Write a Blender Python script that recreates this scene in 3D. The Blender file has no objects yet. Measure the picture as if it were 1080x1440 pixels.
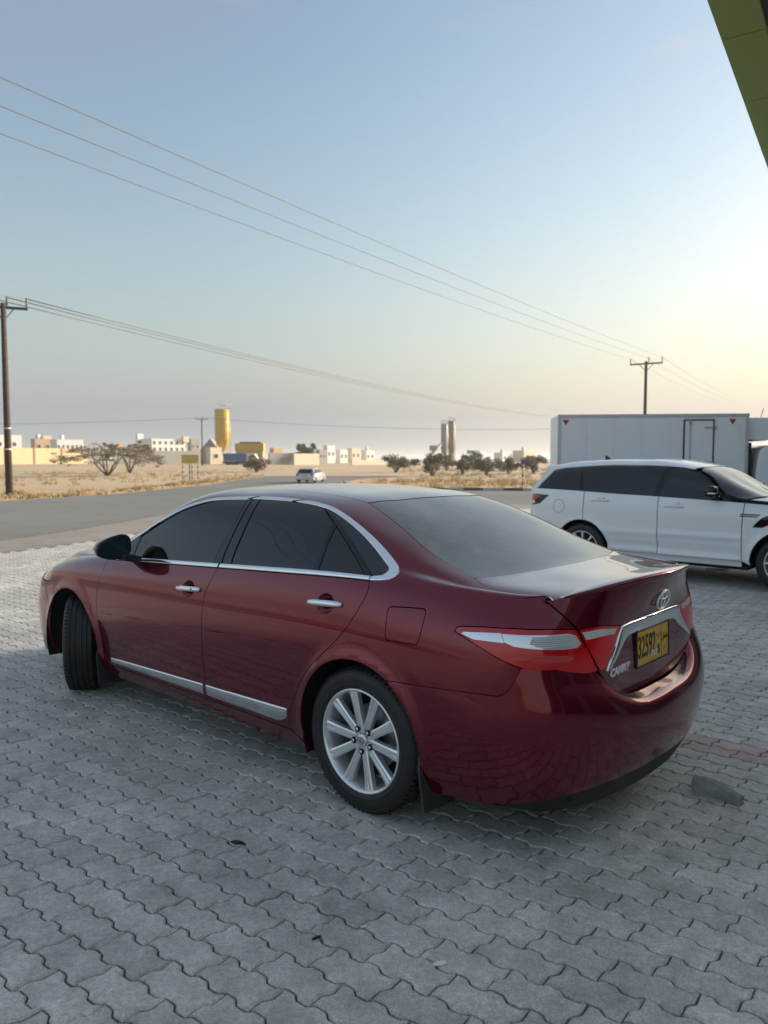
import bpy, bmesh, math, random
import numpy as np
from mathutils import Vector, Matrix
from mathutils.geometry import delaunay_2d_cdt, tessellate_polygon
R_ = math.radians
random.seed(7); rng = np.random.default_rng(7)
scene = bpy.context.scene
COL = scene.collection

# ---------------------------------------------------------------- camera
cam_d = bpy.data.cameras.new('camera'); cam = bpy.data.objects.new('camera', cam_d); COL.objects.link(cam)
cam.location = (0, 0, 1.60); cam.rotation_euler = (R_(90-3.987), 0, 0)
cam_d.sensor_fit = 'VERTICAL'; cam_d.sensor_height = 36; cam_d.lens = 36*1077/1440
cam_d.clip_start = .05; cam_d.clip_end = 6000
cam_d.dof.use_dof = True; cam_d.dof.focus_distance = 3.7; cam_d.dof.aperture_fstop = 3.2
scene.camera = cam
scene.render.resolution_x = 768; scene.render.resolution_y = 1024

# ---------------------------------------------------------------- sky and sun: low hazy evening sun ahead to the right
SUN_AZ, SUN_EL = R_(65), R_(16)          # azimuth to the right of the view axis, elevation
_sd = Vector((math.sin(SUN_AZ)*math.cos(SUN_EL), math.cos(SUN_AZ)*math.cos(SUN_EL), math.sin(SUN_EL)))
world = bpy.data.worlds.new('World'); scene.world = world; world.use_nodes = True
wn = world.node_tree; wn.nodes.clear()
def wnode(t, **kw):
    n = wn.nodes.new(t)
    for k, v in kw.items(): setattr(n, k, v)
    return n
sky = wnode('ShaderNodeTexSky'); sky.sky_type = 'NISHITA'; sky.sun_disc = False
sky.sun_elevation = SUN_EL; sky.sun_rotation = SUN_AZ
sky.air_density = 1.25; sky.dust_density = 1.4; sky.ozone_density = 1.0; sky.altitude = 20
SKY_K = .092
skm = wnode('ShaderNodeVectorMath', operation='SCALE'); skm.inputs['Scale'].default_value = SKY_K; wn.links.new(sky.outputs[0], skm.inputs[0])
skf = wnode('ShaderNodeVectorMath', operation='MAXIMUM'); skf.inputs[1].default_value = (.135, .178, .235); wn.links.new(skm.outputs[0], skf.inputs[0])   # dust keeps the zenith from going deep blue
# desert haze: a pale veil that thickens towards the horizon all round and warms towards the sun
wtc = wnode('ShaderNodeTexCoord')
wsp = wnode('ShaderNodeSeparateXYZ'); wn.links.new(wtc.outputs['Generated'], wsp.inputs[0])
dt = wnode('ShaderNodeVectorMath', operation='DOT_PRODUCT'); dt.inputs[1].default_value = _sd; wn.links.new(wtc.outputs['Generated'], dt.inputs[0])
gl = wnode('ShaderNodeMapRange', interpolation_type='SMOOTHSTEP'); gl.inputs[1].default_value = .2; gl.inputs[2].default_value = .95; wn.links.new(dt.outputs['Value'], gl.inputs[0])
hz = wnode('ShaderNodeMix', data_type='RGBA'); hz.inputs[6].default_value = (.195, .205, .212, 1); hz.inputs[7].default_value = (.425, .375, .305, 1); wn.links.new(gl.outputs[0], hz.inputs[0])
zz = wnode('ShaderNodeMath', operation='MULTIPLY'); zz.inputs[1].default_value = -7.0; wn.links.new(wsp.outputs[2], zz.inputs[0])
ze = wnode('ShaderNodeMath', operation='EXPONENT'); wn.links.new(zz.outputs[0], ze.inputs[0])
zm = wnode('ShaderNodeMath', operation='MULTIPLY', use_clamp=True); zm.inputs[1].default_value = 1.5; wn.links.new(ze.outputs[0], zm.inputs[0])
# a few faint streaks of cloud
wmp = wnode('ShaderNodeMapping'); wmp.inputs['Scale'].default_value = (2.2, 2.2, 11); wn.links.new(wtc.outputs['Generated'], wmp.inputs[0])
wno = wnode('ShaderNodeTexNoise'); wno.inputs['Scale'].default_value = 2.1; wno.inputs['Detail'].default_value = 5; wn.links.new(wmp.outputs[0], wno.inputs['Vector'])
wmr = wnode('ShaderNodeMapRange'); wmr.inputs[1].default_value = .55; wmr.inputs[2].default_value = .75; wmr.inputs[4].default_value = .34; wn.links.new(wno.outputs[0], wmr.inputs[0])
zf = wnode('ShaderNodeMath', operation='MAXIMUM'); zf.inputs[1].default_value = .06; wn.links.new(zm.outputs[0], zf.inputs[0])
zc = wnode('ShaderNodeMath', operation='MAXIMUM'); wn.links.new(zf.outputs[0], zc.inputs[0]); wn.links.new(wmr.outputs[0], zc.inputs[1])
smx = wnode('ShaderNodeMix', data_type='RGBA'); wn.links.new(zc.outputs[0], smx.inputs[0]); wn.links.new(skf.outputs[0], smx.inputs[6]); wn.links.new(hz.outputs[2], smx.inputs[7])
bg = wnode('ShaderNodeBackground'); bg.inputs[1].default_value = 1.0
wo = wnode('ShaderNodeOutputWorld')
wn.links.new(smx.outputs[2], bg.inputs[0]); wn.links.new(bg.outputs[0], wo.inputs[0])
sun_d = bpy.data.lights.new('sun', 'SUN'); sun_d.energy = 4.2; sun_d.angle = R_(14); sun_d.color = (1, .86, .70)
sun = bpy.data.objects.new('sun', sun_d); COL.objects.link(sun)
sun.rotation_euler = _sd.to_track_quat('Z', 'Y').to_euler(); sun.location = _sd*60
scene.view_settings.view_transform = 'Standard'; scene.view_settings.look = 'None'
scene.view_settings.exposure = 1.12; scene.view_settings.gamma = 1; scene.view_settings.use_curve_mapping = False
scene.render.engine = 'CYCLES'

# ---------------------------------------------------------------- object helpers
def tag(o, label=None, cat=None, group=None, kind=None):
    if label: o['label'] = label
    if cat: o['category'] = cat
    if group: o['group'] = group
    if kind: o['kind'] = kind
    return o
def empty(name, loc=(0, 0, 0), rz=0):
    o = bpy.data.objects.new(name, None); COL.objects.link(o)
    o.location = loc; o.rotation_euler = (0, 0, rz); o.empty_display_size = .2
    return o
def link(name, me, mat=None, parent=None, loc=None, rot=None):
    if mat is not None:
        for m in (mat if isinstance(mat, (list, tuple)) else [mat]): me.materials.append(m)
    o = bpy.data.objects.new(name, me); COL.objects.link(o)
    if parent is not None: o.parent = parent
    if loc is not None: o.location = loc
    if rot is not None: o.rotation_euler = rot
    return o
def pymesh(name, v, f, mat=None, parent=None, smooth=False, loc=None, rot=None):
    me = bpy.data.meshes.new(name); me.from_pydata([tuple(map(float, p)) for p in v], [], f)
    me.validate(); me.update()
    if smooth: me.polygons.foreach_set('use_smooth', [True]*len(me.polygons))
    return link(name, me, mat, parent, loc, rot)
def from_bm(name, bm, mat=None, parent=None, smooth=False, loc=None, rot=None):
    me = bpy.data.meshes.new(name); bm.normal_update(); bm.to_mesh(me); bm.free()
    if smooth: me.polygons.foreach_set('use_smooth', [True]*len(me.polygons))
    return link(name, me, mat, parent, loc, rot)
def copy_tree(o, parent=None):
    c = o.copy(); COL.objects.link(c); c.parent = parent
    for ch in o.children: copy_tree(ch, c)
    return c
def add_box(bm, c, d, rot=None, bev=0, taper=None):
    """box centre c, size d; rot = Matrix; bev bevel width; taper scales the top"""
    r = bmesh.ops.create_cube(bm, size=1); vs = r['verts']
    for v in vs:
        k = 1 if (taper is None or v.co.z < 0) else taper
        v.co = Vector((v.co.x*d[0]*k, v.co.y*d[1]*k, v.co.z*d[2]))
    if bev:
        es = list({e for v in vs for e in v.link_edges})
        g = bmesh.ops.bevel(bm, geom=es, offset=bev, segments=2, affect='EDGES', profile=.6)
        vs = list({v for f in g['faces'] for v in f.verts} | {v for v in vs if v.is_valid})
    for v in vs:
        if rot is not None: v.co = rot @ v.co
        v.co += Vector(c)
    return vs
def box_obj(name, c, d, mat, parent=None, rot=None, bev=0, taper=None, smooth=False):
    bm = bmesh.new(); add_box(bm, (0, 0, 0), d, None, bev, taper)
    o = from_bm(name, bm, mat, parent, smooth, c)
    if rot is not None: o.rotation_euler = rot
    return o
def add_tube(bm, pts, rad, n=8, cap=True):
    """tube along pts with radius (float or list)"""
    pts = [Vector(p) for p in pts]; rs = rad if isinstance(rad, (list, tuple)) else [rad]*len(pts)
    rings = []; up = None
    for i, p in enumerate(pts):
        d = (pts[min(i+1, len(pts)-1)]-pts[max(i-1, 0)]).normalized()
        if up is None: up = d.orthogonal().normalized()
        up = (up-d*up.dot(d)); up = up.normalized() if up.length > 1e-6 else d.orthogonal().normalized()
        w = d.cross(up)
        rings.append([bm.verts.new(p+(up*math.cos(2*math.pi*k/n)+w*math.sin(2*math.pi*k/n))*rs[i]) for k in range(n)])
    for a, b in zip(rings, rings[1:]):
        for k in range(n): bm.faces.new((a[k], a[(k+1) % n], b[(k+1) % n], b[k]))
    if cap and n > 2:
        bm.faces.new(list(reversed(rings[0]))); bm.faces.new(rings[-1])
    return rings
def tube_obj(name, pts, rad, mat, parent=None, n=8, smooth=True):
    bm = bmesh.new(); add_tube(bm, pts, rad, n); return from_bm(name, bm, mat, parent, smooth)
def lathe(name, prof, mat, parent=None, n=64, axis='y', smooth=True, loc=None, closed=False, sharp=None):
    """revolve prof [(r, h)] round the axis"""
    v = []; f = []; m = len(prof)
    for k in range(n):
        a = 2*math.pi*k/n; c, s = math.cos(a), math.sin(a)
        for r, h in prof: v.append((r*c, h, r*s) if axis == 'y' else (r*c, r*s, h))
    for k in range(n):
        k2 = (k+1) % n
        for i in range(m-1+(1 if closed else 0)):
            j = (i+1) % m
            q = (k*m+i, k*m+j, k2*m+j, k2*m+i) if axis == 'y' else (k*m+i, k2*m+i, k2*m+j, k*m+j)
            f.append(q)
    o = pymesh(name, v, f, mat, parent, smooth, loc)
    return o
def prism(name, poly, h0, h1, mat, parent=None, axis='z', loc=None, rot=None, bev=0):
    """extrude 2-D polygon along axis from h0 to h1"""
    def P(a, b, h): return {'z': (a, b, h), 'y': (a, h, b), 'x': (h, a, b)}[axis]
    n = len(poly); bm = bmesh.new()
    A = [bm.verts.new(P(a, b, h0)) for a, b in poly]; B = [bm.verts.new(P(a, b, h1)) for a, b in poly]
    bm.faces.new(A[::-1]); bm.faces.new(B)
    for i in range(n): bm.faces.new((A[i], A[(i+1) % n], B[(i+1) % n], B[i]))
    bmesh.ops.recalc_face_normals(bm, faces=bm.faces)
    if bev: bmesh.ops.bevel(bm, geom=list(bm.edges), offset=bev, segments=2, affect='EDGES', profile=.6)
    bmesh.ops.triangulate(bm, faces=[f for f in bm.faces if len(f.verts) > 4])
    return from_bm(name, bm, mat, parent, False, loc, rot)
def text_obj(name, body, size, mat, parent, M, depth=.002, sx=1.0, align='CENTER', shear=0, bold=0):
    cu = bpy.data.curves.new(name, 'FONT'); cu.body = body; cu.size = size; cu.align_x = align; cu.align_y = 'CENTER'
    cu.extrude = depth; cu.shear = shear; cu.offset = bold; cu.resolution_u = 3
    t = bpy.data.objects.new(name+'_tmp', cu); COL.objects.link(t)
    dg = bpy.context.evaluated_depsgraph_get(); me = bpy.data.meshes.new_from_object(t.evaluated_get(dg))
    bpy.data.objects.remove(t); bpy.data.curves.remove(cu)
    me.transform(Matrix.Diagonal((sx, 1, 1, 1))); me.transform(M); me.materials.clear()
    return link(name, me, mat, parent)

# ---------------------------------------------------------------- material helpers
def mat(name, base=(.5, .5, .5), rough=.5, metal=0, coat=0, coat_r=.03, spec=.5, noise=None, bump=None, emit=None):
    """principled material; noise=(scale, amount, colour2) mottles the colour; bump=(scale, strength)"""
    m = bpy.data.materials.new(name); m.use_nodes = True; nt = m.node_tree; p = nt.nodes['Principled BSDF']
    p.inputs['Base Color'].default_value = (*base, 1); p.inputs['Roughness'].default_value = rough
    p.inputs['Metallic'].default_value = metal; p.inputs['Coat Weight'].default_value = coat
    p.inputs['Coat Roughness'].default_value = coat_r; p.inputs['Specular IOR Level'].default_value = spec
    tc = None
    if noise or bump: tc = nt.nodes.new('ShaderNodeTexCoord')
    if noise:
        n = nt.nodes.new('ShaderNodeTexNoise'); n.inputs['Scale'].default_value = noise[0]; n.inputs['Detail'].default_value = 6
        nt.links.new(tc.outputs['Object'], n.inputs['Vector'])
        r = nt.nodes.new('ShaderNodeMapRange'); r.inputs[1].default_value = .35; r.inputs[2].default_value = .68
        r.inputs[4].default_value = noise[1]
        mx = nt.nodes.new('ShaderNodeMix'); mx.data_type = 'RGBA'
        nt.links.new(n.outputs[0], r.inputs[0]); nt.links.new(r.outputs[0], mx.inputs[0])
        mx.inputs[6].default_value = (*base, 1); mx.inputs[7].default_value = (*noise[2], 1)
        nt.links.new(mx.outputs[2], p.inputs['Base Color'])
    if bump:
        n = nt.nodes.new('ShaderNodeTexNoise'); n.inputs['Scale'].default_value = bump[0]; n.inputs['Detail'].default_value = 8
        nt.links.new(tc.outputs['Object'], n.inputs['Vector'])
        b = nt.nodes.new('ShaderNodeBump'); b.inputs['Strength'].default_value = bump[1]; b.inputs['Distance'].default_value = .02
        nt.links.new(n.outputs[0], b.inputs['Height']); nt.links.new(b.outputs[0], p.inputs['Normal'])
    if emit:
        p.inputs['Emission Color'].default_value = (*emit[:3], 1); p.inputs['Emission Strength'].default_value = emit[3]
    return m
# ---------------------------------------------------------------- shared materials
M = {}
def paint(name, base, rough, metal, coat, flake=0):
    m = mat(name, base, rough, metal, coat, .025); nt = m.node_tree; p = nt.nodes['Principled BSDF']
    tc = nt.nodes.new('ShaderNodeTexCoord')
    n = nt.nodes.new('ShaderNodeTexNoise'); n.inputs['Scale'].default_value = 9; n.inputs['Detail'].default_value = 8; n.inputs['Roughness'].default_value = .65
    r = nt.nodes.new('ShaderNodeMapRange'); r.inputs[1].default_value = .3; r.inputs[2].default_value = .75; r.inputs[3].default_value = .0; r.inputs[4].default_value = .03
    nt.links.new(tc.outputs['Object'], n.inputs['Vector']); nt.links.new(n.outputs[0], r.inputs[0]); nt.links.new(r.outputs[0], p.inputs['Coat Roughness'])
    # road dust: pale on upward faces, strengthened to paint in the sky's sheen
    ge = nt.nodes.new('ShaderNodeNewGeometry'); sp = nt.nodes.new('ShaderNodeSeparateXYZ'); nt.links.new(ge.outputs['Normal'], sp.inputs[0])
    mr = nt.nodes.new('ShaderNodeMapRange'); mr.inputs[1].default_value = .80; mr.inputs[2].default_value = 1.0; mr.inputs[4].default_value = flake
    nt.links.new(sp.outputs[2], mr.inputs[0])
    n2 = nt.nodes.new('ShaderNodeTexNoise'); n2.inputs['Scale'].default_value = 4; n2.inputs['Detail'].default_value = 9; nt.links.new(tc.outputs['Object'], n2.inputs['Vector'])
    mu = nt.nodes.new('ShaderNodeMath'); mu.operation = 'MULTIPLY'; nt.links.new(mr.outputs[0], mu.inputs[0]); nt.links.new(n2.outputs[0], mu.inputs[1])
    mx = nt.nodes.new('ShaderNodeMix'); mx.data_type = 'RGBA'; mx.inputs[6].default_value = (*base, 1); mx.inputs[7].default_value = (.50, .45, .40, 1)
    nt.links.new(mu.outputs[0], mx.inputs[0]); nt.links.new(mx.outputs[2], p.inputs['Base Color'])
    return m
M['red'] = paint('ruby_paint', (.160, .0005, .016), .24, .74, 1.0, .9)
M['red'].node_tree.nodes['Principled BSDF'].inputs['Coat IOR'].default_value = 1.56
M['red'].node_tree.nodes['Principled BSDF'].inputs['Specular IOR Level'].default_value = .05
M['white_paint'] = paint('white_car_paint', (.84, .85, .86), .35, 0, .8, .2)
M['silver_paint'] = mat('silver_car_paint', (.55, .56, .57), .3, .6, .6)
M['chrome'] = mat('chrome', (.86, .87, .88), .07, 1, noise=(20, .25, (.62, .63, .64)))
M['alloy'] = mat('alloy', (.84, .85, .86), .26, .72, noise=(30, .4, (.70, .70, .70)))
M['badge'] = mat('badge_silver', (.82, .83, .84), .35, .35)
M['alloy_dark'] = mat('alloy_dark', (.20, .20, .21), .4, .7)
M['rubber'] = mat('rubber', (.011, .011, .012), .55, noise=(14, .6, (.020, .020, .019)), bump=(220, .08))
M['black_plastic'] = mat('black_plastic', (.012, .013, .015), .55, noise=(40, .5, (.022, .022, .023)))
M['gloss_black'] = mat('gloss_black', (.006, .006, .007), .08)
M['trim_grey'] = mat('pillar_trim', (.018, .021, .023), .22)
M['void'] = mat('dark_underside', (.006, .006, .006), .9)
def tinted(name, base, rough=.02):
    m = mat(name, base, rough, spec=.5); nt = m.node_tree; p = nt.nodes['Principled BSDF']
    p.inputs['IOR'].default_value = 1.62
    return m
M['glass'] = tinted('tinted_glass', (.0045, .0055, .006))
M['glass_blue'] = tinted('quarter_glass_tint', (.010, .020, .027), .03)
def rear_glass():
    m = tinted('rear_tinted_glass', (.012, .02, .02), .05); nt = m.node_tree; p = nt.nodes['Principled BSDF']; p.inputs['IOR'].default_value = 1.9
    tc = nt.nodes.new('ShaderNodeTexCoord'); sp = nt.nodes.new('ShaderNodeSeparateXYZ'); nt.links.new(tc.outputs['Object'], sp.inputs[0])
    # heater wires: fine bright lines every 24 mm down the slope
    a = nt.nodes.new('ShaderNodeMath'); a.operation = 'MULTIPLY'; a.inputs[1].default_value = 1/.027; nt.links.new(sp.outputs[0], a.inputs[0])
    fr = nt.nodes.new('ShaderNodeMath'); fr.operation = 'FRACT'; nt.links.new(a.outputs[0], fr.inputs[0])
    lt = nt.nodes.new('ShaderNodeMath'); lt.operation = 'LESS_THAN'; lt.inputs[1].default_value = .10; nt.links.new(fr.outputs[0], lt.inputs[0])
    n = nt.nodes.new('ShaderNodeTexNoise'); n.inputs['Scale'].default_value = 6; n.inputs['Detail'].default_value = 8; nt.links.new(tc.outputs['Object'], n.inputs['Vector'])
    mx = nt.nodes.new('ShaderNodeMix'); mx.data_type = 'RGBA'; mx.inputs[6].default_value = (.02, .03, .03, 1); mx.inputs[7].default_value = (.055, .055, .05, 1)
    nt.links.new(lt.outputs[0], mx.inputs[0])
    mx2 = nt.nodes.new('ShaderNodeMix'); mx2.data_type = 'RGBA'; mx2.inputs[7].default_value = (.27, .265, .24, 1)
    r = nt.nodes.new('ShaderNodeMapRange'); r.inputs[1].default_value = .35; r.inputs[2].default_value = .8; r.inputs[3].default_value = .22; r.inputs[4].default_value = .48
    nt.links.new(n.outputs[0], r.inputs[0]); nt.links.new(r.outputs[0], mx2.inputs[0]); nt.links.new(mx.outputs[2], mx2.inputs[6])
    nt.links.new(mx2.outputs[2], p.inputs['Base Color'])
    r2 = nt.nodes.new('ShaderNodeMapRange'); r2.inputs[3].default_value = .02; r2.inputs[4].default_value = .22; nt.links.new(n.outputs[0], r2.inputs[0]); nt.links.new(r2.outputs[0], p.inputs['Roughness'])
    return m
M['rear_glass'] = rear_glass()
def lens(name, base, scale=None):
    m = mat(name, base, .12, 0, .6, .02); nt = m.node_tree; p = nt.nodes['Principled BSDF']
    if scale:
        tc = nt.nodes.new('ShaderNodeTexCoord'); w = nt.nodes.new('ShaderNodeTexWave'); w.inputs['Scale'].default_value = scale; w.bands_direction = 'Z'
        nt.links.new(tc.outputs['Object'], w.inputs['Vector'])
        mx = nt.nodes.new('ShaderNodeMix'); mx.data_type = 'RGBA'; mx.inputs[6].default_value = (*base, 1); mx.inputs[7].default_value = tuple(c*.55 for c in base)+(1,)
        nt.links.new(w.outputs[0], mx.inputs[0]); nt.links.new(mx.outputs[2], p.inputs['Base Color'])
        b = nt.nodes.new('ShaderNodeBump'); b.inputs['Strength'].default_value = .5; b.inputs['Distance'].default_value = .004; nt.links.new(w.outputs[0], b.inputs['Height']); nt.links.new(b.outputs[0], p.inputs['Normal'])
    return m
M['lens_red'] = lens('red_lens', (.55, .004, .008))
M['lens_glint'] = lens('painted_glint', (.72, .04, .03), 60)
M['lens_deep'] = lens('deep_red_lens', (.45, .004, .012))
M['lens_clear'] = lens('clear_lens', (.80, .81, .82), None); M['lens_clear'].node_tree.nodes['Principled BSDF'].inputs['Metallic'].default_value = .45
M['lens_ribbed'] = lens('ribbed_reflector', (.62, .64, .64), 40)
M['lens_amber'] = lens('amber_lens', (.65, .36, .18))
M['plate_yellow'] = mat('plate_yellow', (.62, .38, .035), .35, noise=(30, .5, (.50, .30, .03)))
M['plate_black'] = mat('plate_black', (.015, .012, .01), .4)
M['recess'] = mat('handle_dish_red', (.05, .002, .005), .3, .2, 1)
M['mirror_glass'] = mat('mirror_glass', (.012, .03, .045), .03, 0)
M['flap'] = mat('mud_flap_plastic', (.03, .036, .04), .45)
# ---------------------------------------------------------------- smooth sheets
def nat_spline(xk, Y):
    """natural cubic spline through (xk, Y); returns an evaluator"""
    xk = np.asarray(xk, float); Y = np.asarray(Y, float); n = len(xk)
    Yf = Y.reshape(n, -1); h = np.diff(xk)
    A = np.zeros((n, n)); R = np.zeros_like(Yf); A[0, 0] = A[-1, -1] = 1
    for i in range(1, n-1):
        A[i, i-1] = h[i-1]; A[i, i] = 2*(h[i-1]+h[i]); A[i, i+1] = h[i]
        R[i] = 6*((Yf[i+1]-Yf[i])/h[i]-(Yf[i]-Yf[i-1])/h[i-1])
    M = np.linalg.solve(A, R)
    def ev(x):
        x = np.asarray(x, float); xs = x.ravel()
        i = np.clip(np.searchsorted(xk, xs)-1, 0, n-2); hh = h[i][:, None]
        a = (xk[i+1]-xs)[:, None]; b = (xs-xk[i])[:, None]
        v = M[i]*a**3/(6*hh)+M[i+1]*b**3/(6*hh)+(Yf[i]/hh-M[i]*hh/6)*a+(Yf[i+1]/hh-M[i+1]*hh/6)*b
        return v.reshape(x.shape+Y.shape[1:])
    return ev

def sstep(a, b, x):
    t = np.clip((x-a)/(b-a), 0, 1); return t*t*(3-2*t)

class Sheet:
    """rows of 3-D curves sharing a station parameter s, splined across by t"""
    def __init__(self, rows, tk, bump=None, mirror_top=False):
        self.rows = [nat_spline(k, v) for k, v in rows]
        self.tk = np.asarray(tk, float); self.bump = bump; self.mt = mirror_top
        n = len(tk)
        if mirror_top:
            m = n-1; tf = np.concatenate([self.tk, 2*self.tk[-1]-self.tk[:-1][::-1]])
            self.B = nat_spline(tf, np.eye(2*n-1)); 
        else:
            self.B = nat_spline(self.tk, np.eye(n))
    def raw(self, s, t):
        s = np.asarray(s, float); t = np.asarray(t, float)
        C = np.stack([r(s) for r in self.rows], -2)
        if self.mt:
            m = C[..., :-1, :][..., ::-1, :]*np.array([1, -1, 1]); C = np.concatenate([C, m], -2)
        W = self.B(t)
        return (W[..., None]*C).sum(-2)
    def P(self, s, t):
        p = self.raw(s, t)
        return self.bump(p, s, t) if self.bump else p
    def N(self, s, t, e=1e-3):
        a = self.P(s+e, t)-self.P(s-e, t); b = self.P(s, t+e)-self.P(s, t-e)
        n = np.cross(a, b); n /= np.maximum(np.linalg.norm(n, axis=-1, keepdims=True), 1e-12)
        return n
    def inv(self, pts, axes, box, flip=None):
        """(s,t) whose point has the given two coordinates (axes) inside the parameter box"""
        pts = np.asarray(pts, float)
        S, T = np.meshgrid(np.linspace(box[0], box[1], 120), np.linspace(box[2], box[3], 60), indexing='ij')
        G = self.P(S, T)[..., axes].reshape(-1, 2); S = S.ravel(); T = T.ravel()
        out = np.empty((len(pts), 2))
        for i, q in enumerate(pts):
            k = np.argmin(((G-q)**2).sum(1)); out[i] = S[k], T[k]
        for it in range(8):
            s, t = out[:, 0], out[:, 1]; e = 1e-4
            p = self.P(s, t)[:, axes]; r = pts-p
            a = (self.P(s+e, t)[:, axes]-p)/e; b = (self.P(s, t+e)[:, axes]-p)/e
            det = a[:, 0]*b[:, 1]-a[:, 1]*b[:, 0]; det = np.where(abs(det) < 1e-9, 1e-9, det)
            ds = (r[:, 0]*b[:, 1]-r[:, 1]*b[:, 0])/det; dt = (a[:, 0]*r[:, 1]-a[:, 1]*r[:, 0])/det
            out[:, 0] += np.clip(ds, -.1, .1); out[:, 1] += np.clip(dt, -.03, .03)
            out[:, 0] = np.clip(out[:, 0], box[0]-.0, box[1]+.0); out[:, 1] = np.clip(out[:, 1], box[2], box[3])
        return out
# ---------------------------------------------------------------- sheet-metal panels cut from a sheet
def pip(poly, pts):
    poly = np.asarray(poly); x, y = pts[:, 0], pts[:, 1]; ins = np.zeros(len(pts), bool)
    x1, y1 = poly[:, 0], poly[:, 1]; x2, y2 = np.roll(x1, -1), np.roll(y1, -1)
    for a, b, c, d in zip(x1, y1, x2, y2):
        if b == d: continue
        k = ((b > y) != (d > y)) & (x < (c-a)*(y-b)/(d-b)+a); ins ^= k
    return ins
def poly_dist(poly, pts):
    poly = np.asarray(poly); D = np.full(len(pts), 9e9)
    for a, b in zip(poly, np.roll(poly, -1, 0)):
        d = b-a; L = (d@d) or 1e-12; t = np.clip(((pts-a)@d)/L, 0, 1)
        D = np.minimum(D, np.hypot(*(pts-a-t[:, None]*d).T))
    return D
def resample(poly, h, closed=True):
    poly = [np.asarray(p, float) for p in poly]; out = []
    n = len(poly)
    for i in range(n if closed else n-1):
        a, b = poly[i], poly[(i+1) % n]; L = np.hypot(*(b-a)); k = max(1, int(math.ceil(L/h)))
        for j in range(k): out.append(a+(b-a)*j/k)
    if not closed: out.append(poly[-1])
    return np.array(out)
def offset_poly(P, d):
    """shift closed polygon inwards by d"""
    A = .5*np.sum(P[:, 0]*np.roll(P[:, 1], -1)-np.roll(P[:, 0], -1)*P[:, 1]); sg = 1 if A > 0 else -1
    e = np.roll(P, -1, 0)-P; L = np.maximum(np.hypot(*e.T), 1e-9)[:, None]; n = np.stack([-e[:, 1], e[:, 0]], 1)/L*sg
    m = n+np.roll(n, 1, 0); q = (m*n).sum(1)[:, None]; m = m/np.maximum(q, .5)
    return P+m*d
def smooth_line(pts, n=8):
    """open polyline -> dense Catmull-Rom style spline"""
    P = np.asarray(pts, float); d = np.concatenate([[0], np.cumsum(np.sqrt(np.hypot(*np.diff(P, axis=0).T)))])
    return nat_spline(d, P)(np.linspace(0, d[-1], n*(len(P)-1)+1)) if len(P) > 2 else P
class Metric:
    """near-isometric plane for a sheet: station -> arc length"""
    def __init__(self, sheet, t, s0, s1, n=400):
        self.s = np.linspace(s0, s1, n); p = sheet.P(self.s, np.full(n, t))
        self.l = np.concatenate([[0], np.cumsum(np.linalg.norm(np.diff(p, axis=0), axis=1))])
    def to(self, st): st = np.asarray(st, float); return np.stack([np.interp(st[:, 0], self.s, self.l), st[:, 1]], 1)
    def back(self, q): return np.stack([np.interp(q[:, 0], self.l, self.s), q[:, 1]], 1)
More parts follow.
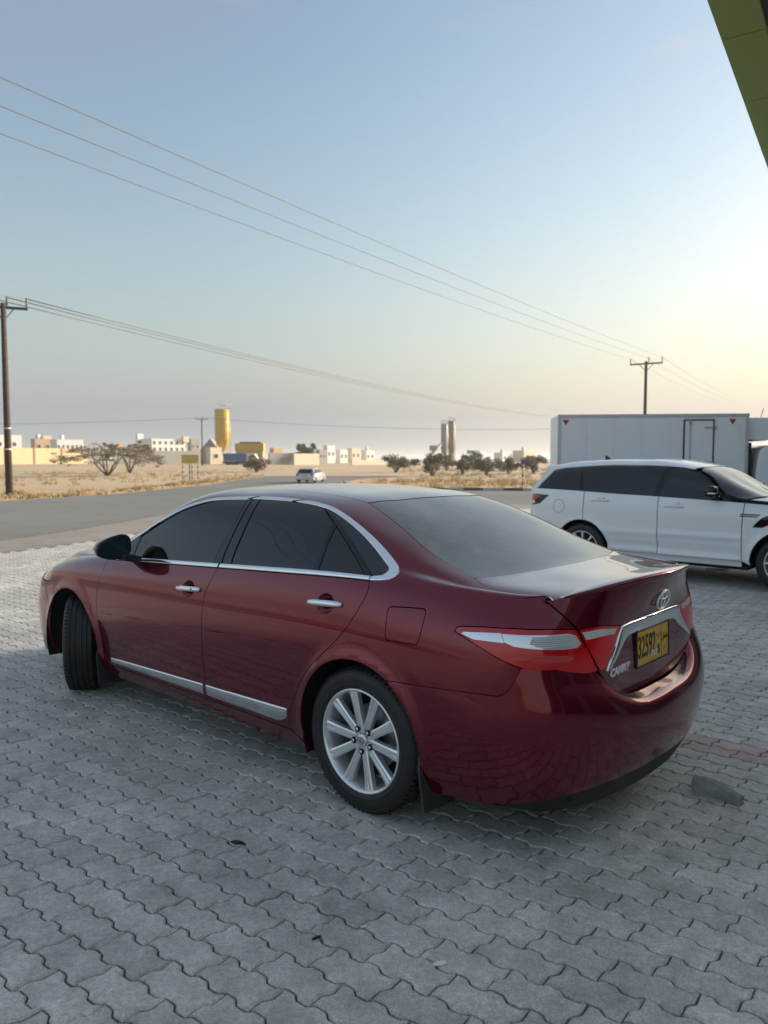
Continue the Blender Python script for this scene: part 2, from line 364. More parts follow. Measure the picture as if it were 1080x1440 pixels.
def cut_panel(sheet, met, poly, holes=(), h=.03, gap=.002, off=0.0, flange=.014, sign=1, centre=None):
    """triangulate a polygon given in (s,t) and lay it on the sheet; returns verts, faces, loop normals"""
    P = offset_poly(resample(met.to(poly), h*.6), gap) if gap else resample(met.to(poly), h*.6)
    if centre is not None:                                    # halves meet exactly on the centre line
        P0 = resample(met.to(poly), h*.6); cl = met.to([(centre, 0)])[0, 0]; P[abs(P0[:, 0]-cl) < 1e-6, 0] = cl
    Hs = [offset_poly(resample(met.to(q), h*.6), -gap) if gap else resample(met.to(q), h*.6) for q in holes]
    lo, hi = P.min(0), P.max(0)
    gx, gy = np.meshgrid(np.arange(lo[0]+h*.5, hi[0], h), np.arange(lo[1]+h*.5, hi[1], h), indexing='ij')
    gx = gx+(np.arange(gx.shape[1]) % 2)*h*.5
    g = np.stack([gx.ravel(), gy.ravel()], 1)
    k = pip(P, g) & (poly_dist(P, g) > h*.4)
    for q in Hs: k &= ~pip(q, g) & (poly_dist(q, g) > h*.4)
    g = g[k]
    V = [P]+Hs; E = []; base = 0
    for q in V:
        n = len(q); E += [(base+i, base+(i+1) % n) for i in range(n)]; base += n
    pts = np.concatenate(V+[g])
    ov, oe, of = delaunay_2d_cdt([Vector(p) for p in pts], E, [], 0, 1e-7)[:3]
    v2 = np.array([tuple(v) for v in ov]); F = np.array([f for f in of if len(f) == 3])
    c = v2[F].mean(1); ok = pip(P, c)
    for q in Hs: ok &= ~pip(q, c)
    F = F[ok]; used = np.unique(F); mp = -np.ones(len(v2), int); mp[used] = np.arange(len(used)); F = mp[F]; v2 = v2[used]
    st = met.back(v2); X = sheet.P(st[:, 0], st[:, 1]); N = sheet.N(st[:, 0], st[:, 1])*sign
    if centre is not None:
        kc = abs(X[:, 1]) < 2e-3; X[kc, 1] = 0; N[kc, 1] = 0; N /= np.linalg.norm(N, axis=1, keepdims=True)
    X = X+N*off
    a = np.cross(X[F[:, 1]]-X[F[:, 0]], X[F[:, 2]]-X[F[:, 0]]); fl = (a*N[F[:, 0]]).sum(1) < 0
    F[fl] = F[fl][:, ::-1]
    faces = [tuple(map(int, f)) for f in F]; ln = [N[i] for f in faces for i in f]
    if flange:
        ec = {}
        for f in faces:
            for i in range(3): e = (f[i], f[(i+1) % 3]); ec[e] = ec.get(e, 0)+1
        bd = [e for e in ec if (e[1], e[0]) not in ec]
        if centre is not None: bd = [e for e in bd if max(abs(X[e[0], 1]), abs(X[e[1], 1])) > 2e-3]
        idx = {}; X2 = [X]; nv = len(X)
        for a, b in bd:
            for i in (a, b):
                if i not in idx: idx[i] = nv+2*len(idx)
        ext = np.empty((2*len(idx), 3))
        for i, j in idx.items(): ext[j-nv] = X[i]; ext[j-nv+1] = X[i]-N[i]*flange
        X = np.concatenate([X, ext])
        for a, b in bd: faces.append((idx[b], idx[a], idx[a]+1, idx[b]+1)); ln += [np.zeros(3)]*4
    return X, faces, ln
def mirror_y(part):
    X, F, L = part; X = X*np.array([1, -1, 1]); F2 = []; L2 = []; k = 0
    for f in F:
        n = len(f); F2.append(tuple(reversed(f))); L2 += [np.array(l)*np.array([1, -1, 1]) for l in reversed(L[k:k+n])]; k += n
    return X, F2, L2
def panel_obj(name, parts, mat_, parent, weld=False):
    V = []; F = []; L = []; b = 0
    for X, f, l in parts:
        V.append(X); F += [tuple(i+b for i in q) for q in f]; L += list(l); b += len(X)
    V = np.concatenate(V); me = bpy.data.meshes.new(name)
    me.from_pydata(V.tolist(), [], F); me.update()
    me.polygons.foreach_set('use_smooth', [True]*len(me.polygons))
    me.normals_split_custom_set([tuple(map(float, n)) for n in L])
    return link(name, me, mat_, parent)
def strip_panel(sheet, inner, outer, off=.004, th=.010, n=None, sign=1):
    """raised moulding between two (s,t) polylines of equal length"""
    A = np.asarray(inner, float); B = np.asarray(outer, float); m = len(A); X = []; F = []
    prof = [(0, -th), (0, off*.6), (.10, off), (.5, off*1.12), (.90, off), (1, off*.6), (1, -th)]
    W = np.array([w for w, o in prof]); O = np.array([o for w, o in prof])
    Q = (A[:, None]+(B-A)[:, None]*W[None, :, None]).reshape(-1, 2)
    X = sheet.P(Q[:, 0], Q[:, 1])+sheet.N(Q[:, 0], Q[:, 1])*sign*np.tile(O, m)[:, None]
    k = len(prof)
    for i in range(m-1):
        for j in range(k-1): F.append((i*k+j, i*k+j+1, (i+1)*k+j+1, (i+1)*k+j))
    nb = len(X); X = np.concatenate([X, X[:k], X[-k:]]); F.append(tuple(range(nb, nb+k))); F.append(tuple(reversed(range(nb+k, nb+2*k))))
    f2 = F[2]; c = np.cross(X[f2[1]]-X[f2[0]], X[f2[2]]-X[f2[0]]); nn = sheet.N(A[0][0], A[0][1])*sign
    if c@nn < 0: F = [tuple(reversed(f)) for f in F]
    return X, F, [np.zeros(3)]*sum(len(f) for f in F)
# ---------------------------------------------------------------- sedan body curves (metres; x forward from rear axle, y left, z up)
XS = [None]*16
L3 = [(3.735,0,.58),(3.705,.36,.58),(3.60,.66,.58),(3.385,.828,.58),(3.05,.880,.60),(2.5,.900,.60),(1.9,.902,.60),(1.2,.902,.60),(.5,.906,.61),(0,.912,.62),(-.4,.90,.62),(-.69,.85,.62),(-.875,.73,.62),(-.96,.50,.64),(-.972,.25,.65),(-.978,0,.65)]
L4 = [(3.70,0,.70),(3.665,.36,.70),(3.55,.65,.715),(3.335,.802,.74),(3.04,.868,.77),(2.5,.892,.78),(1.9,.896,.78),(1.2,.897,.785),(.5,.902,.795),(0,.905,.80),(-.4,.889,.80),(-.68,.842,.80),(-.865,.725,.80),(-.958,.50,.80),(-.966,.25,.80),(-.972,0,.80)]
L5 = [(3.63,0,.75),(3.59,.34,.755),(3.47,.59,.77),(3.27,.745,.80),(3.02,.838,.84),(2.5,.868,.875),(1.9,.874,.895),(1.2,.876,.91),(.5,.880,.93),(0,.88,.94),(-.4,.858,.94),(-.66,.815,.93),(-.845,.715,.925),(-.945,.49,.93),(-.974,.25,.93),(-.986,0,.93)]
L6 = [(3.53,0,.775),(3.49,.33,.78),(3.38,.56,.80),(3.2,.70,.83),(3.0,.785,.875),(2.5,.825,.93),(1.9,.838,.965),(1.2,.843,1.0),(.5,.845,1.035),(0,.838,1.055),(-.4,.805,1.055),(-.63,.765,1.045),(-.81,.675,1.043),(-.94,.46,1.07),(-1.025,.24,1.096),(-1.06,0,1.103)]
def _low(dz, iny, inx):
    o = []
    for i, (x, y, z) in enumerate(L3):
        f = 1 if i < 3 else 0
        k = min(1, max(0, (i-3)/2))
        o.append((x-inx*(1 if i < 3 else 0)-(.3*inx if i == 3 else 0), max(0, y-iny*(y > .1)*(.45 if i <= 3 else 1)), dz))
    return o
L2 = _low(.40, .010, .012); L1 = _low(.28, .026, .045); L0 = _low(.185, .062, .10)
SK = list(range(16))
UK = [3,4,5,5.5,6,6.5,7,8,8.5,9,9.5,10,10.5,11,12]
U2 = [(3.22,.55,.880),(2.97,.64,.940),(2.45,.70,1.005),(2.05,.70,1.16),(1.65,.655,1.332),(1.3,.635,1.368),(1.0,.628,1.375),(.55,.628,1.36),(.30,.635,1.325),(0,.655,1.245),(-.22,.675,1.165),(-.43,.675,1.10),(-.54,.66,1.075),(-.68,.62,1.065),(-.86,.60,1.052)]
U3 = [(3.24,.38,.900),(2.96,.42,.972),(2.44,.50,1.040),(2.05,.55,1.21),(1.65,.53,1.376),(1.3,.51,1.41),(1.0,.505,1.418),(.55,.505,1.402),(.30,.51,1.372),(0,.525,1.285),(-.23,.54,1.188),(-.45,.55,1.107),(-.57,.53,1.083),(-.71,.48,1.074),(-.935,.46,1.07)]
U4 = [(3.25,.20,.905),(2.95,.22,.982),(2.43,.26,1.055),(2.05,.28,1.245),(1.65,.28,1.398),(1.3,.27,1.432),(1.0,.265,1.441),(.55,.265,1.425),(.30,.265,1.399),(0,.27,1.31),(-.245,.28,1.208),(-.475,.29,1.12),(-.605,.28,1.094),(-.76,.25,1.085),(-1.025,.24,1.096)]
U5 = [(3.25,0,.907),(2.95,0,.985),(2.42,0,1.060),(2.05,0,1.255),(1.65,0,1.406),(1.3,0,1.438),(1.0,0,1.448),(.55,0,1.432),(.30,0,1.408),(0,0,1.318),(-.25,0,1.215),(-.48,0,1.125),(-.62,0,1.098),(-.78,0,1.088),(-1.06,0,1.103)]
_u0 = nat_spline(SK, L6)(np.array(UK, float))
U1 = _u0+(np.array(U2)-_u0)*.42+np.array([0, .013, .006])*np.array([[min(1, max(0, (u2[2]-a[2])*4))] for a, u2 in zip(_u0, U2)])
TK = [0, .095, .215, .42, .60, .735, .835, .965, 1.20, 1.34, 1.58, 1.85]
FAX, RAX, AXZ = 2.745, 0.0, .328
def side_bump(p, s, t):
    out = p.copy()
    side = sstep(.70, .84, abs(p[..., 1]))
    for ax, R in ((FAX, .372), (RAX, .366)):
        r = np.hypot(p[..., 0]-ax, (p[..., 2]-(AXZ+.012))*1.0)
        w = np.exp(-(np.maximum(r-R, 0)/.040)**2)
        out[..., 1] += side*np.sign(p[..., 1]+1e-9)*.013*w*sstep(.10, .3, p[..., 2])
    return out
def _symL(r): r = list(map(tuple, r)); return (SK+[16, 17], r+[(x, -y, z) for x, y, z in (r[14], r[13])])
_Lrows = [_symL(q) for q in (L0, L1, L2, L3, L4, L5, L6)]
_Urows = [(UK, U1), (UK, U2), (UK, U3), (UK, U4), (UK, U5)]
SHEET = Sheet(_Lrows+_Urows, TK, side_bump, True)          # sides, roof, hood, deck in one sheet
REAR = Sheet(_Lrows, TK[:7], side_bump)                     # wraps round the tail to the centre line
class Blend(Sheet):
    def __init__(self): self.tk = np.array(TK[:7])
    def P(self, s, t):
        s = np.asarray(s, float); t = np.asarray(t, float)
        k = sstep(9.8, 11.2, s)[..., None]+sstep(4.2, 3.2, s)[..., None]
        return SHEET.P(np.clip(s, 3, 12), t)*(1-k)+REAR.P(s, t)*k
LOW = Blend()
# rear bumper: swells out of the body behind the wheel
BK = [8.6, 9.4, 10, 11, 12, 13, 13.5, 14, 15]
B0 = [(.2,.84,.185),(-.22,.845,.19),(-.42,.838,.195),(-.68,.785,.205),(-.86,.66,.213),(-.965,.45,.222),(-.99,.335,.226),(-1.008,.22,.228),(-1.018,0,.228)]
B1 = [(.2,.885,.29),(-.22,.885,.29),(-.42,.875,.29),(-.70,.815,.30),(-.89,.69,.31),(-1.0,.48,.315),(-1.03,.36,.318),(-1.05,.24,.32),(-1.063,0,.32)]
B2 = [(.2,.902,.42),(-.22,.904,.42),(-.42,.895,.42),(-.715,.840,.43),(-.905,.72,.437),(-1.02,.505,.435),(-1.052,.38,.43),(-1.075,.25,.425),(-1.09,0,.42)]
B3 = [(.2,.911,.56),(-.22,.911,.56),(-.42,.902,.565),(-.72,.850,.575),(-.91,.735,.578),(-1.025,.515,.56),(-1.055,.385,.535),(-1.072,.255,.517),(-1.086,0,.512)]
B4 = [(.2,.912,.64),(-.22,.911,.645),(-.42,.901,.652),(-.705,.848,.665),(-.895,.732,.668),(-1.005,.515,.64),(-1.035,.385,.602),(-1.050,.255,.580),(-1.063,0,.576)]
B5 = [(.2,.911,.68),(-.22,.908,.69),(-.42,.897,.70),(-.692,.846,.735),(-.878,.728,.732),(-.978,.505,.695),(-1.004,.38,.638),(-1.014,.25,.600),(-1.024,0,.594)]
B6 = [(.2,.909,.72),(-.22,.905,.735),(-.42,.892,.755),(-.683,.842,.795),(-.866,.724,.788),(-.954,.497,.742),(-.968,.375,.652),(-.976,.247,.607),(-.986,0,.600)]
def _sym(k, rows, n):                                       # carry a row past the centre line so that both halves meet smoothly
    k = list(k); r = list(map(tuple, rows)); c = k[-1]
    return (k+[2*c-q for q in k[-2:-2-n:-1]], r+[(x, -y, z) for x, y, z in r[-2:-2-n:-1]])
BUMP = Sheet([_sym(BK, b, 3) for b in (B0, B1, B2, B3, B4, B5, B6)], [0, .1, .235, .375, .46, .53, .60], side_bump)
# ---------------------------------------------------------------- ground, road, paving
def ground_mat(name, c1, c2, c3, s1, s2, rough=.9, bump=.3, bs=60, mix3=.5):
    m = bpy.data.materials.new(name); m.use_nodes = True; nt = m.node_tree; p = nt.nodes['Principled BSDF']; p.inputs['Roughness'].default_value = rough
    p.inputs['Specular IOR Level'].default_value = .25
    tc = nt.nodes.new('ShaderNodeTexCoord')
    def noise(s, d=7):
        n = nt.nodes.new('ShaderNodeTexNoise'); n.inputs['Scale'].default_value = s; n.inputs['Detail'].default_value = d; nt.links.new(tc.outputs['Object'], n.inputs['Vector']); return n
    a, b, c = noise(s1), noise(s2), noise(bs, 4)
    def rmp(n, lo, hi, o=1):
        r = nt.nodes.new('ShaderNodeMapRange'); r.inputs[1].default_value = lo; r.inputs[2].default_value = hi; r.inputs[4].default_value = o; nt.links.new(n.outputs[0], r.inputs[0]); return r
    m1 = nt.nodes.new('ShaderNodeMix'); m1.data_type = 'RGBA'; m1.inputs[6].default_value = (*c1, 1); m1.inputs[7].default_value = (*c2, 1); nt.links.new(rmp(a, .38, .64).outputs[0], m1.inputs[0])
    m2 = nt.nodes.new('ShaderNodeMix'); m2.data_type = 'RGBA'; m2.inputs[7].default_value = (*c3, 1); nt.links.new(rmp(b, .45, .7, mix3).outputs[0], m2.inputs[0]); nt.links.new(m1.outputs[2], m2.inputs[6])
    nt.links.new(m2.outputs[2], p.inputs['Base Color'])
    bu = nt.nodes.new('ShaderNodeBump'); bu.inputs['Strength'].default_value = bump; bu.inputs['Distance'].default_value = .02; nt.links.new(c.outputs[0], bu.inputs['Height']); nt.links.new(bu.outputs[0], p.inputs['Normal'])
    return m
M['sand'] = ground_mat('sand', (.50, .375, .235), (.44, .315, .19), (.55, .45, .33), .09, .6, bump=.5, bs=9)
M['ochre'] = ground_mat('dry_verge', (.55, .34, .16), (.47, .30, .15), (.56, .42, .27), .5, 2.5, bump=.6, bs=12)
M['asphalt'] = ground_mat('asphalt', (.17, .168, .16), (.21, .203, .19), (.14, .138, .133), .12, .9, rough=.8, bump=.25, bs=90, mix3=.35)
M['dust'] = ground_mat('dusty_shoulder', (.27, .245, .21), (.23, .21, .185), (.33, .30, .26), .8, 3, bump=.4, bs=25)
M['joint'] = ground_mat('joint_sand', (.10, .10, .095), (.13, .125, .115), (.075, .075, .072), 3, 20, bump=.4, bs=150)
def paver_mat(name, obj_random, base=(.63, .60, .54), base2=(.51, .488, .442)):
    m = bpy.data.materials.new(name); m.use_nodes = True; nt = m.node_tree; p = nt.nodes['Principled BSDF']
    p.inputs['Roughness'].default_value = .72; p.inputs['Specular IOR Level'].default_value = .35
    tc = nt.nodes.new('ShaderNodeNewGeometry')
    if obj_random:
        oi = nt.nodes.new('ShaderNodeObjectInfo'); rn = oi.outputs['Random']
    else:
        at = nt.nodes.new('ShaderNodeAttribute'); at.attribute_name = 'tone'; rn = at.outputs['Fac']
    mx = nt.nodes.new('ShaderNodeMix'); mx.data_type = 'RGBA'; mx.inputs[6].default_value = (*base2, 1); mx.inputs[7].default_value = (*base, 1); nt.links.new(rn, mx.inputs[0])
    def noise(s, d, lo, hi, a, b):
        n = nt.nodes.new('ShaderNodeTexNoise'); n.inputs['Scale'].default_value = s; n.inputs['Detail'].default_value = d; n.inputs['Roughness'].default_value = .62; nt.links.new(tc.outputs['Position'], n.inputs['Vector'])
        r = nt.nodes.new('ShaderNodeMapRange'); r.inputs[1].default_value = lo; r.inputs[2].default_value = hi; r.inputs[3].default_value = a; r.inputs[4].default_value = b; nt.links.new(n.outputs[0], r.inputs[0]); return r, n
    cur = mx.outputs[2]
    for s, d, lo, hi, a, b in ((1.1, 5, .3, .7, .80, 1.14), (9, 8, .3, .7, .76, 1.18), (45, 6, .3, .7, .80, 1.16), (2.4, 6, .58, .76, 1.0, .84), (150, 3, .25, .75, .66, 1.3), (420, 2, .60, .74, 1.0, .4)):
        r, n = noise(s, d, lo, hi, a, b); v = nt.nodes.new('ShaderNodeVectorMath'); v.operation = 'SCALE'; nt.links.new(cur, v.inputs[0]); nt.links.new(r.outputs[0], v.inputs['Scale']); cur = v.outputs[0]
    nt.links.new(cur, p.inputs['Base Color'])
    n = nt.nodes.new('ShaderNodeTexNoise'); n.inputs['Scale'].default_value = 260; n.inputs['Detail'].default_value = 5; nt.links.new(tc.outputs['Position'], n.inputs['Vector'])
    bu = nt.nodes.new('ShaderNodeBump'); bu.inputs['Strength'].default_value = .6; bu.inputs['Distance'].default_value = .004; nt.links.new(n.outputs[0], bu.inputs['Height']); nt.links.new(bu.outputs[0], p.inputs['Normal'])
    return m
M['paver'] = paver_mat('concrete_paver', True); M['paver_far'] = paver_mat('concrete_paver_field', False)
M['paver_plain'] = paver_mat('worn_paving', False)
M['paver_red'] = paver_mat('red_concrete_paver', False, (.56, .41, .375), (.48, .36, .335))

def sheet_obj(name, poly, z, m, label=None, kind='structure', th=None):
    bm = bmesh.new(); f = bm.faces.new([bm.verts.new((x, y, z)) for x, y in poly]); bm.normal_update()
    if f.normal.z < 0: f.normal_flip()
    bmesh.ops.triangulate(bm, faces=[f]); o = from_bm(name, bm, m); tag(o, label, kind=kind); return o
# desert floor: gently uneven sheet out to the horizon
gx = np.unique(np.concatenate([np.linspace(-120, 120, 61), np.linspace(-2600, 2600, 27)])); gy = np.unique(np.concatenate([np.linspace(-60, 260, 81), np.linspace(-600, 4200, 25)]))
GX, GY = np.meshgrid(gx, gy, indexing='ij')
def gz(x, y): return -.03+np.clip((y-60)/140, 0, 1)*.35*(np.sin(x*.031)*np.cos(y*.023)+.6)*np.clip(1.5-abs(x)/2600, 0, 1)
V = np.stack([GX, GY, gz(GX, GY)], -1).reshape(-1, 3); ny = len(gy)
F = [(i*ny+j, (i+1)*ny+j, (i+1)*ny+j+1, i*ny+j+1) for i in range(len(gx)-1) for j in range(ny-1)]
tag(pymesh('ground', V, F, M['sand'], smooth=True), kind='structure')
far_e = [(-60, -22), (-34, 2), (-20.5, 20), (-14.66, 29.2), (-12.3, 35.2), (-10.9, 46.6), (-11.0, 60), (-11.1, 75), (-12, 108), (-20, 200)]
near_e = [(-50, -25), (-26, -3), (-12, 8), (-7.9, 13.6), (-7.0, 17.4), (-6.45, 21.6), (-5.74, 25.7), (-3.5, 27.2), (60, 27.0), (60, 37.2), (8, 38.3), (2.2, 39.2), (-.6, 40.5), (-2.2, 44), (-3.0, 52), (-2.0, 60), (1.5, 70), (-2.5, 78), (-4.5, 90), (-5.6, 108), (-13, 200)]
sheet_obj('road', far_e+near_e[::-1], -.012, M['asphalt'])
sheet_obj('road_shoulder', [(-50, -25.1), (-26, -3), (-12, 8), (-7.9, 13.6), (-7.0, 17.4), (-6.45, 21.6), (-5.74, 25.7), (-3.5, 27.2), (60, 27), (60, 24.4), (-4.7, 24.4), (-5.2, 20.2), (-5.4, 16.2), (-5.96, 14.2), (-6.6, 13.0), (-11, 6.5), (-30, -25)], -.016, M['dust'])
sheet_obj('verge', [(-60, -21.9), (-34, 2.1), (-20.6, 20.1), (-14.76, 29.3), (-12.4, 35.3), (-11.0, 46.6), (-11.1, 60), (-11.2, 75), (-13.2, 75), (-14.2, 58), (-14.0, 46), (-15.5, 38), (-18.5, 32), (-25, 23), (-40, 5), (-65, -18)], -.022, M['ochre'])
sheet_obj('traffic_island', [(60, 37.5), (8, 38.6), (2.2, 39.5), (-.3, 40.7), (-1.8, 44), (-2.6, 52), (-1.6, 59.8), (4, 60), (60, 58)], -.006, M['ochre'])

# kerb of the island: black and white blocks
kerb = empty('kerb', (0, 0, 0)); tag(kerb, 'black and white painted kerb edging the sandy traffic island', 'kerb')
M['kerb_white'] = mat('kerb_white', (.50, .49, .46), .8, noise=(3, .7, (.36, .34, .31))); M['kerb_black'] = mat('kerb_black', (.07, .07, .07), .8, noise=(3, .7, (.14, .13, .12)))
kp = [(22, 37.95), (8, 38.45), (2.2, 39.35), (-.4, 40.6), (-1.9, 43.9), (-2.7, 52)]
kl = resample(kp, .02, False); dk_ = np.concatenate([[0], np.cumsum(np.hypot(*np.diff(kl, axis=0).T))]); kbase = None
bm = bmesh.new(); add_box(bm, (0, 0, .07), (.99, .20, .15), None, .02); kme = [bpy.data.meshes.new('kerb_stone') for _ in range(2)]; bm.to_mesh(kme[0]); bm.to_mesh(kme[1]); bm.free()
kme[0].materials.append(M['kerb_white']); kme[1].materials.append(M['kerb_black'])
for i in range(int(dk_[-1])):
    a = np.array([np.interp(i, dk_, kl[:, 0]), np.interp(i, dk_, kl[:, 1])]); b = np.array([np.interp(i+1, dk_, kl[:, 0]), np.interp(i+1, dk_, kl[:, 1])]); d = b-a
    link('kerb_stone', kme[i % 2], None, kerb, ((a+b)[0]/2, (a+b)[1]/2, -.02), (0, 0, math.atan2(d[1], d[0])))

# interlocking pavers
TH = R_(-37.6); PU = np.array([math.cos(TH), math.sin(TH)]); PV = np.array([-math.sin(TH), math.cos(TH)])
PL, PW = .2505, .1245; P0 = np.array([.795, 2.624])
def wave(a, A=.0092):
    f = (a/(PL/2)) % 1.0
    return A*np.interp(f, [0, .06, .38, .47, .56, .88, .97, 1.0], [.3, 1, 1, 0, -1, -1, 0, .3])
def paver_outline(full=True):
    ph = (.055, .10, .33, .39, .55, .60, .83, .89) if full else (.06, .38, .56, .88)
    bed = [(k*PL/2+f*PL/2, wave(f*PL/2)) for k in (0, 1) for f in ph]; bed_lo = [q for q in bed if -.009 < q[0] < PL-.012]; bed_hi = [q for q in bed if q[0] > .012]
    hd = [(.36, -.010), (.42, -.008), (.58, .008), (.64, .010)] if full else [(.40, -.009), (.60, .009)]
    lo = [(a, b) for a, b in bed_lo]; hi = [(a, b+PW) for a, b in bed_hi[::-1]]
    rt = [(PL+o, PW*q) for q, o in hd]; lf = [(o, PW*q) for q, o in hd[::-1]]
    c = lambda a, o: [(a+o*.9, 0)]
    w0 = wave(np.array(0.))
    out = [(-.009, w0*0+wave(np.array(-.009)))]+lo+[(PL-.009, wave(np.array(-.009)))]+rt+[(PL+.009, PW+wave(np.array(.009)))]+hi+[(.009, PW+wave(np.array(.009)))]+lf
    return np.array(out)
def paver_mesh(full=True, gap=.0065, ch=.0060, jit=0, seed=0):
    O = paver_outline(full); r_ = np.random.default_rng(seed)
    top = offset_poly(offset_poly(O, gap*.5), ch); low = offset_poly(O, gap*.5)
    if jit: top = top+r_.normal(0, jit, top.shape); low = low+r_.normal(0, jit*.6, low.shape)
    c = np.array([PL/2, PW/2]); n = len(O)
    v = np.concatenate([np.c_[top-c, np.zeros(n)], np.c_[low-c, np.full(n, -.006)], np.c_[low-c, np.full(n, -.016)]])
    f = []
    for t in tessellate_polygon([[Vector((p[0], p[1], 0)) for p in top]]):
        t = list(t); a, b, d = (top[j] for j in t)
        if (b-a)[0]*(d-a)[1]-(b-a)[1]*(d-a)[0] < 0: t = t[::-1]
        f.append(tuple(t))
    f += [(i, n+i, n+(i+1) % n, (i+1) % n) for i in range(n)]+[(n+i, 2*n+i, 2*n+(i+1) % n, n+(i+1) % n) for i in range(n)]
    return v, f
paved = [(-30, -6), (-11, 6.5), (-6.6, 13.0), (-5.96, 14.2), (-5.4, 16.2), (-5.2, 20.2), (-4.7, 24.4), (26, 24.4), (26, -6)]
paving = sheet_obj('paving', paved, -.0125, M['joint'])
sheet_obj('paving_outer', [(.56*.9+2.65, .9), (.56*24.3+2.65, 24.3), (26, 24.3), (26, -6), (-18, -6), (-11, 6.4), (-6.65, 12.8), (-.56*8.6-1.65, 8.6), (-.56*.9-1.65, .9)], -.004, M['paver_plain'])
# lattice of stones that fall in (or a little beside) the view
rows = np.arange(-60, 330); cols = np.arange(-110, 140)
RR, CC = np.meshgrid(rows, cols, indexing='ij'); RR = RR.ravel(); CC = CC.ravel()
ctr = P0+np.outer((CC+.5+(RR % 2)*.5)*PL, PU)+np.outer((RR+.5)*PW, PV)
X_, Y_ = ctr[:, 0], ctr[:, 1]
view = (Y_ > .9) & (X_ < .56*Y_+2.6) & (X_ > -.56*Y_-1.6) & pip(paved, ctr) & (poly_dist(paved, ctr) > .10)
RR, CC, ctr = RR[view], CC[view], ctr[view]; dep = ctr[:, 1]
red_row = ((RR == 14) | (RR == 15)) & (ctr[:, 0] > .3)
# the largest in the picture become objects of their own
inv_ = (abs(ctr[:, 0]) < .5*dep*1.01+.05) & (dep > 1.78)
carv = np.array([math.cos(2.40863), math.sin(2.40863)]); rel = ctr-np.array([.48, 4.032]); cx = rel@carv; cy = rel@np.array([-carv[1], carv[0]])
hid = (abs(cy) < .8) & (cx > -1.1) & (cx < 3.6)
order = np.argsort(np.where(inv_ & ~hid & ~red_row, dep, 1e9)); near = np.zeros(len(dep), bool); near[order[:300]] = True
pv = []
for k in range(6):
    v, f = paver_mesh(True, jit=.0009, seed=k); me = bpy.data.meshes.new('paver'); me.from_pydata(v.tolist(), [], f); me.update(); me.materials.append(M['paver']); pv.append(me)
for i in np.nonzero(near)[0]:
    o = bpy.data.objects.new('paver', pv[int(rng.integers(6))]); COL.objects.link(o); o.parent = paving
    o.location = (ctr[i, 0], ctr[i, 1], float(rng.normal(0, .0009))); o.rotation_euler = (float(rng.normal(0, .004)), float(rng.normal(0, .004)), TH+float(rng.normal(0, .006)))
def field(name, sel, full, m):
    V = []; F = []; T = []; b = 0; var = [paver_mesh(full, jit=.0009 if full else 0, seed=20+k) for k in range(4)]
    for i in np.nonzero(sel)[0]:
        v, f = var[int(rng.integers(4))]; a = TH+rng.normal(0, .006); c, s = math.cos(a), math.sin(a)
        tx, ty = rng.normal(0, .004, 2); z = v[:, 2]+v[:, 0]*tx+v[:, 1]*ty+rng.normal(0, .0009)
        V.append(np.c_[v[:, 0]*c-v[:, 1]*s+ctr[i, 0], v[:, 0]*s+v[:, 1]*c+ctr[i, 1], z]); F += [tuple(q+b for q in t) for t in f]; b += len(v); T += [float(rng.random())]*len(f)
    me = bpy.data.meshes.new(name); me.from_pydata(np.concatenate(V).tolist(), [], F); me.update()
    at = me.attributes.new('tone', 'FLOAT', 'FACE'); at.data.foreach_set('value', T)
    return tag(link(name, me, m, paving), kind='stuff')
mid = ~near & (dep < 9)
field('paver_field', mid & ~red_row, True, M['paver_far'])
field('paver_field', ~near & ~mid & ~red_row, False, M['paver_far'])
field('red_paver_band', red_row & (dep < 9), True, M['paver_red'])
if (red_row & (dep >= 9)).any(): field('red_paver_band', red_row & (dep >= 9), False, M['paver_red'])
# ---------------------------------------------------------------- the red sedan
class Body(Sheet):
    def __init__(self): self.tk = np.array(TK)
    def P(self, s, t):
        s = np.asarray(s, float); t = np.asarray(t, float); s, t = np.broadcast_arrays(s, t)
        lo = LOW.P(s, np.minimum(t, .835)); hi = SHEET.P(np.clip(s, 3, 12), np.maximum(t, .835))
        return np.where((t <= .835)[..., None], lo, hi)
    def N(self, s, t, e=1e-3):
        s = np.asarray(s, float); t = np.asarray(t, float); s, t = np.broadcast_arrays(s, t)
        up = np.where(t > .834, t+e, np.minimum(t+e, .835)); dn = np.where(t > .8351, np.maximum(t-e, .835), t-e)
        ds = np.where(t > .835, 12., 15.001)
        a = self.P(np.minimum(s+e, ds), t)-self.P(s-e, t); b = self.P(s, up)-self.P(s, dn)
        n = np.cross(a, b); return n/np.maximum(np.linalg.norm(n, axis=-1, keepdims=True), 1e-12)
BODY = Body()
MET = Metric(BODY, .42, 0, 15); METT = Metric(SHEET, 1.3, 3, 12); METB = Metric(BUMP, .375, 8.6, 15)
sedan = empty('sedan'); tag(sedan, 'dark red sedan with chrome trim parked on the grey pavers', 'sedan')
sedan.location = (.480, 4.032, 0); sedan.rotation_euler = (0, 0, 2.40863)
def both(name, part, m, parent=None, label=None):
    a = panel_obj(name, [part], m, parent or sedan); b = panel_obj(name, [mirror_y(part)], m, parent or sedan); return a, b
SEAM = 2*1.85
def mt(pts): return [(s, SEAM-t) for s, t in pts]          # mirror across the centre line in t
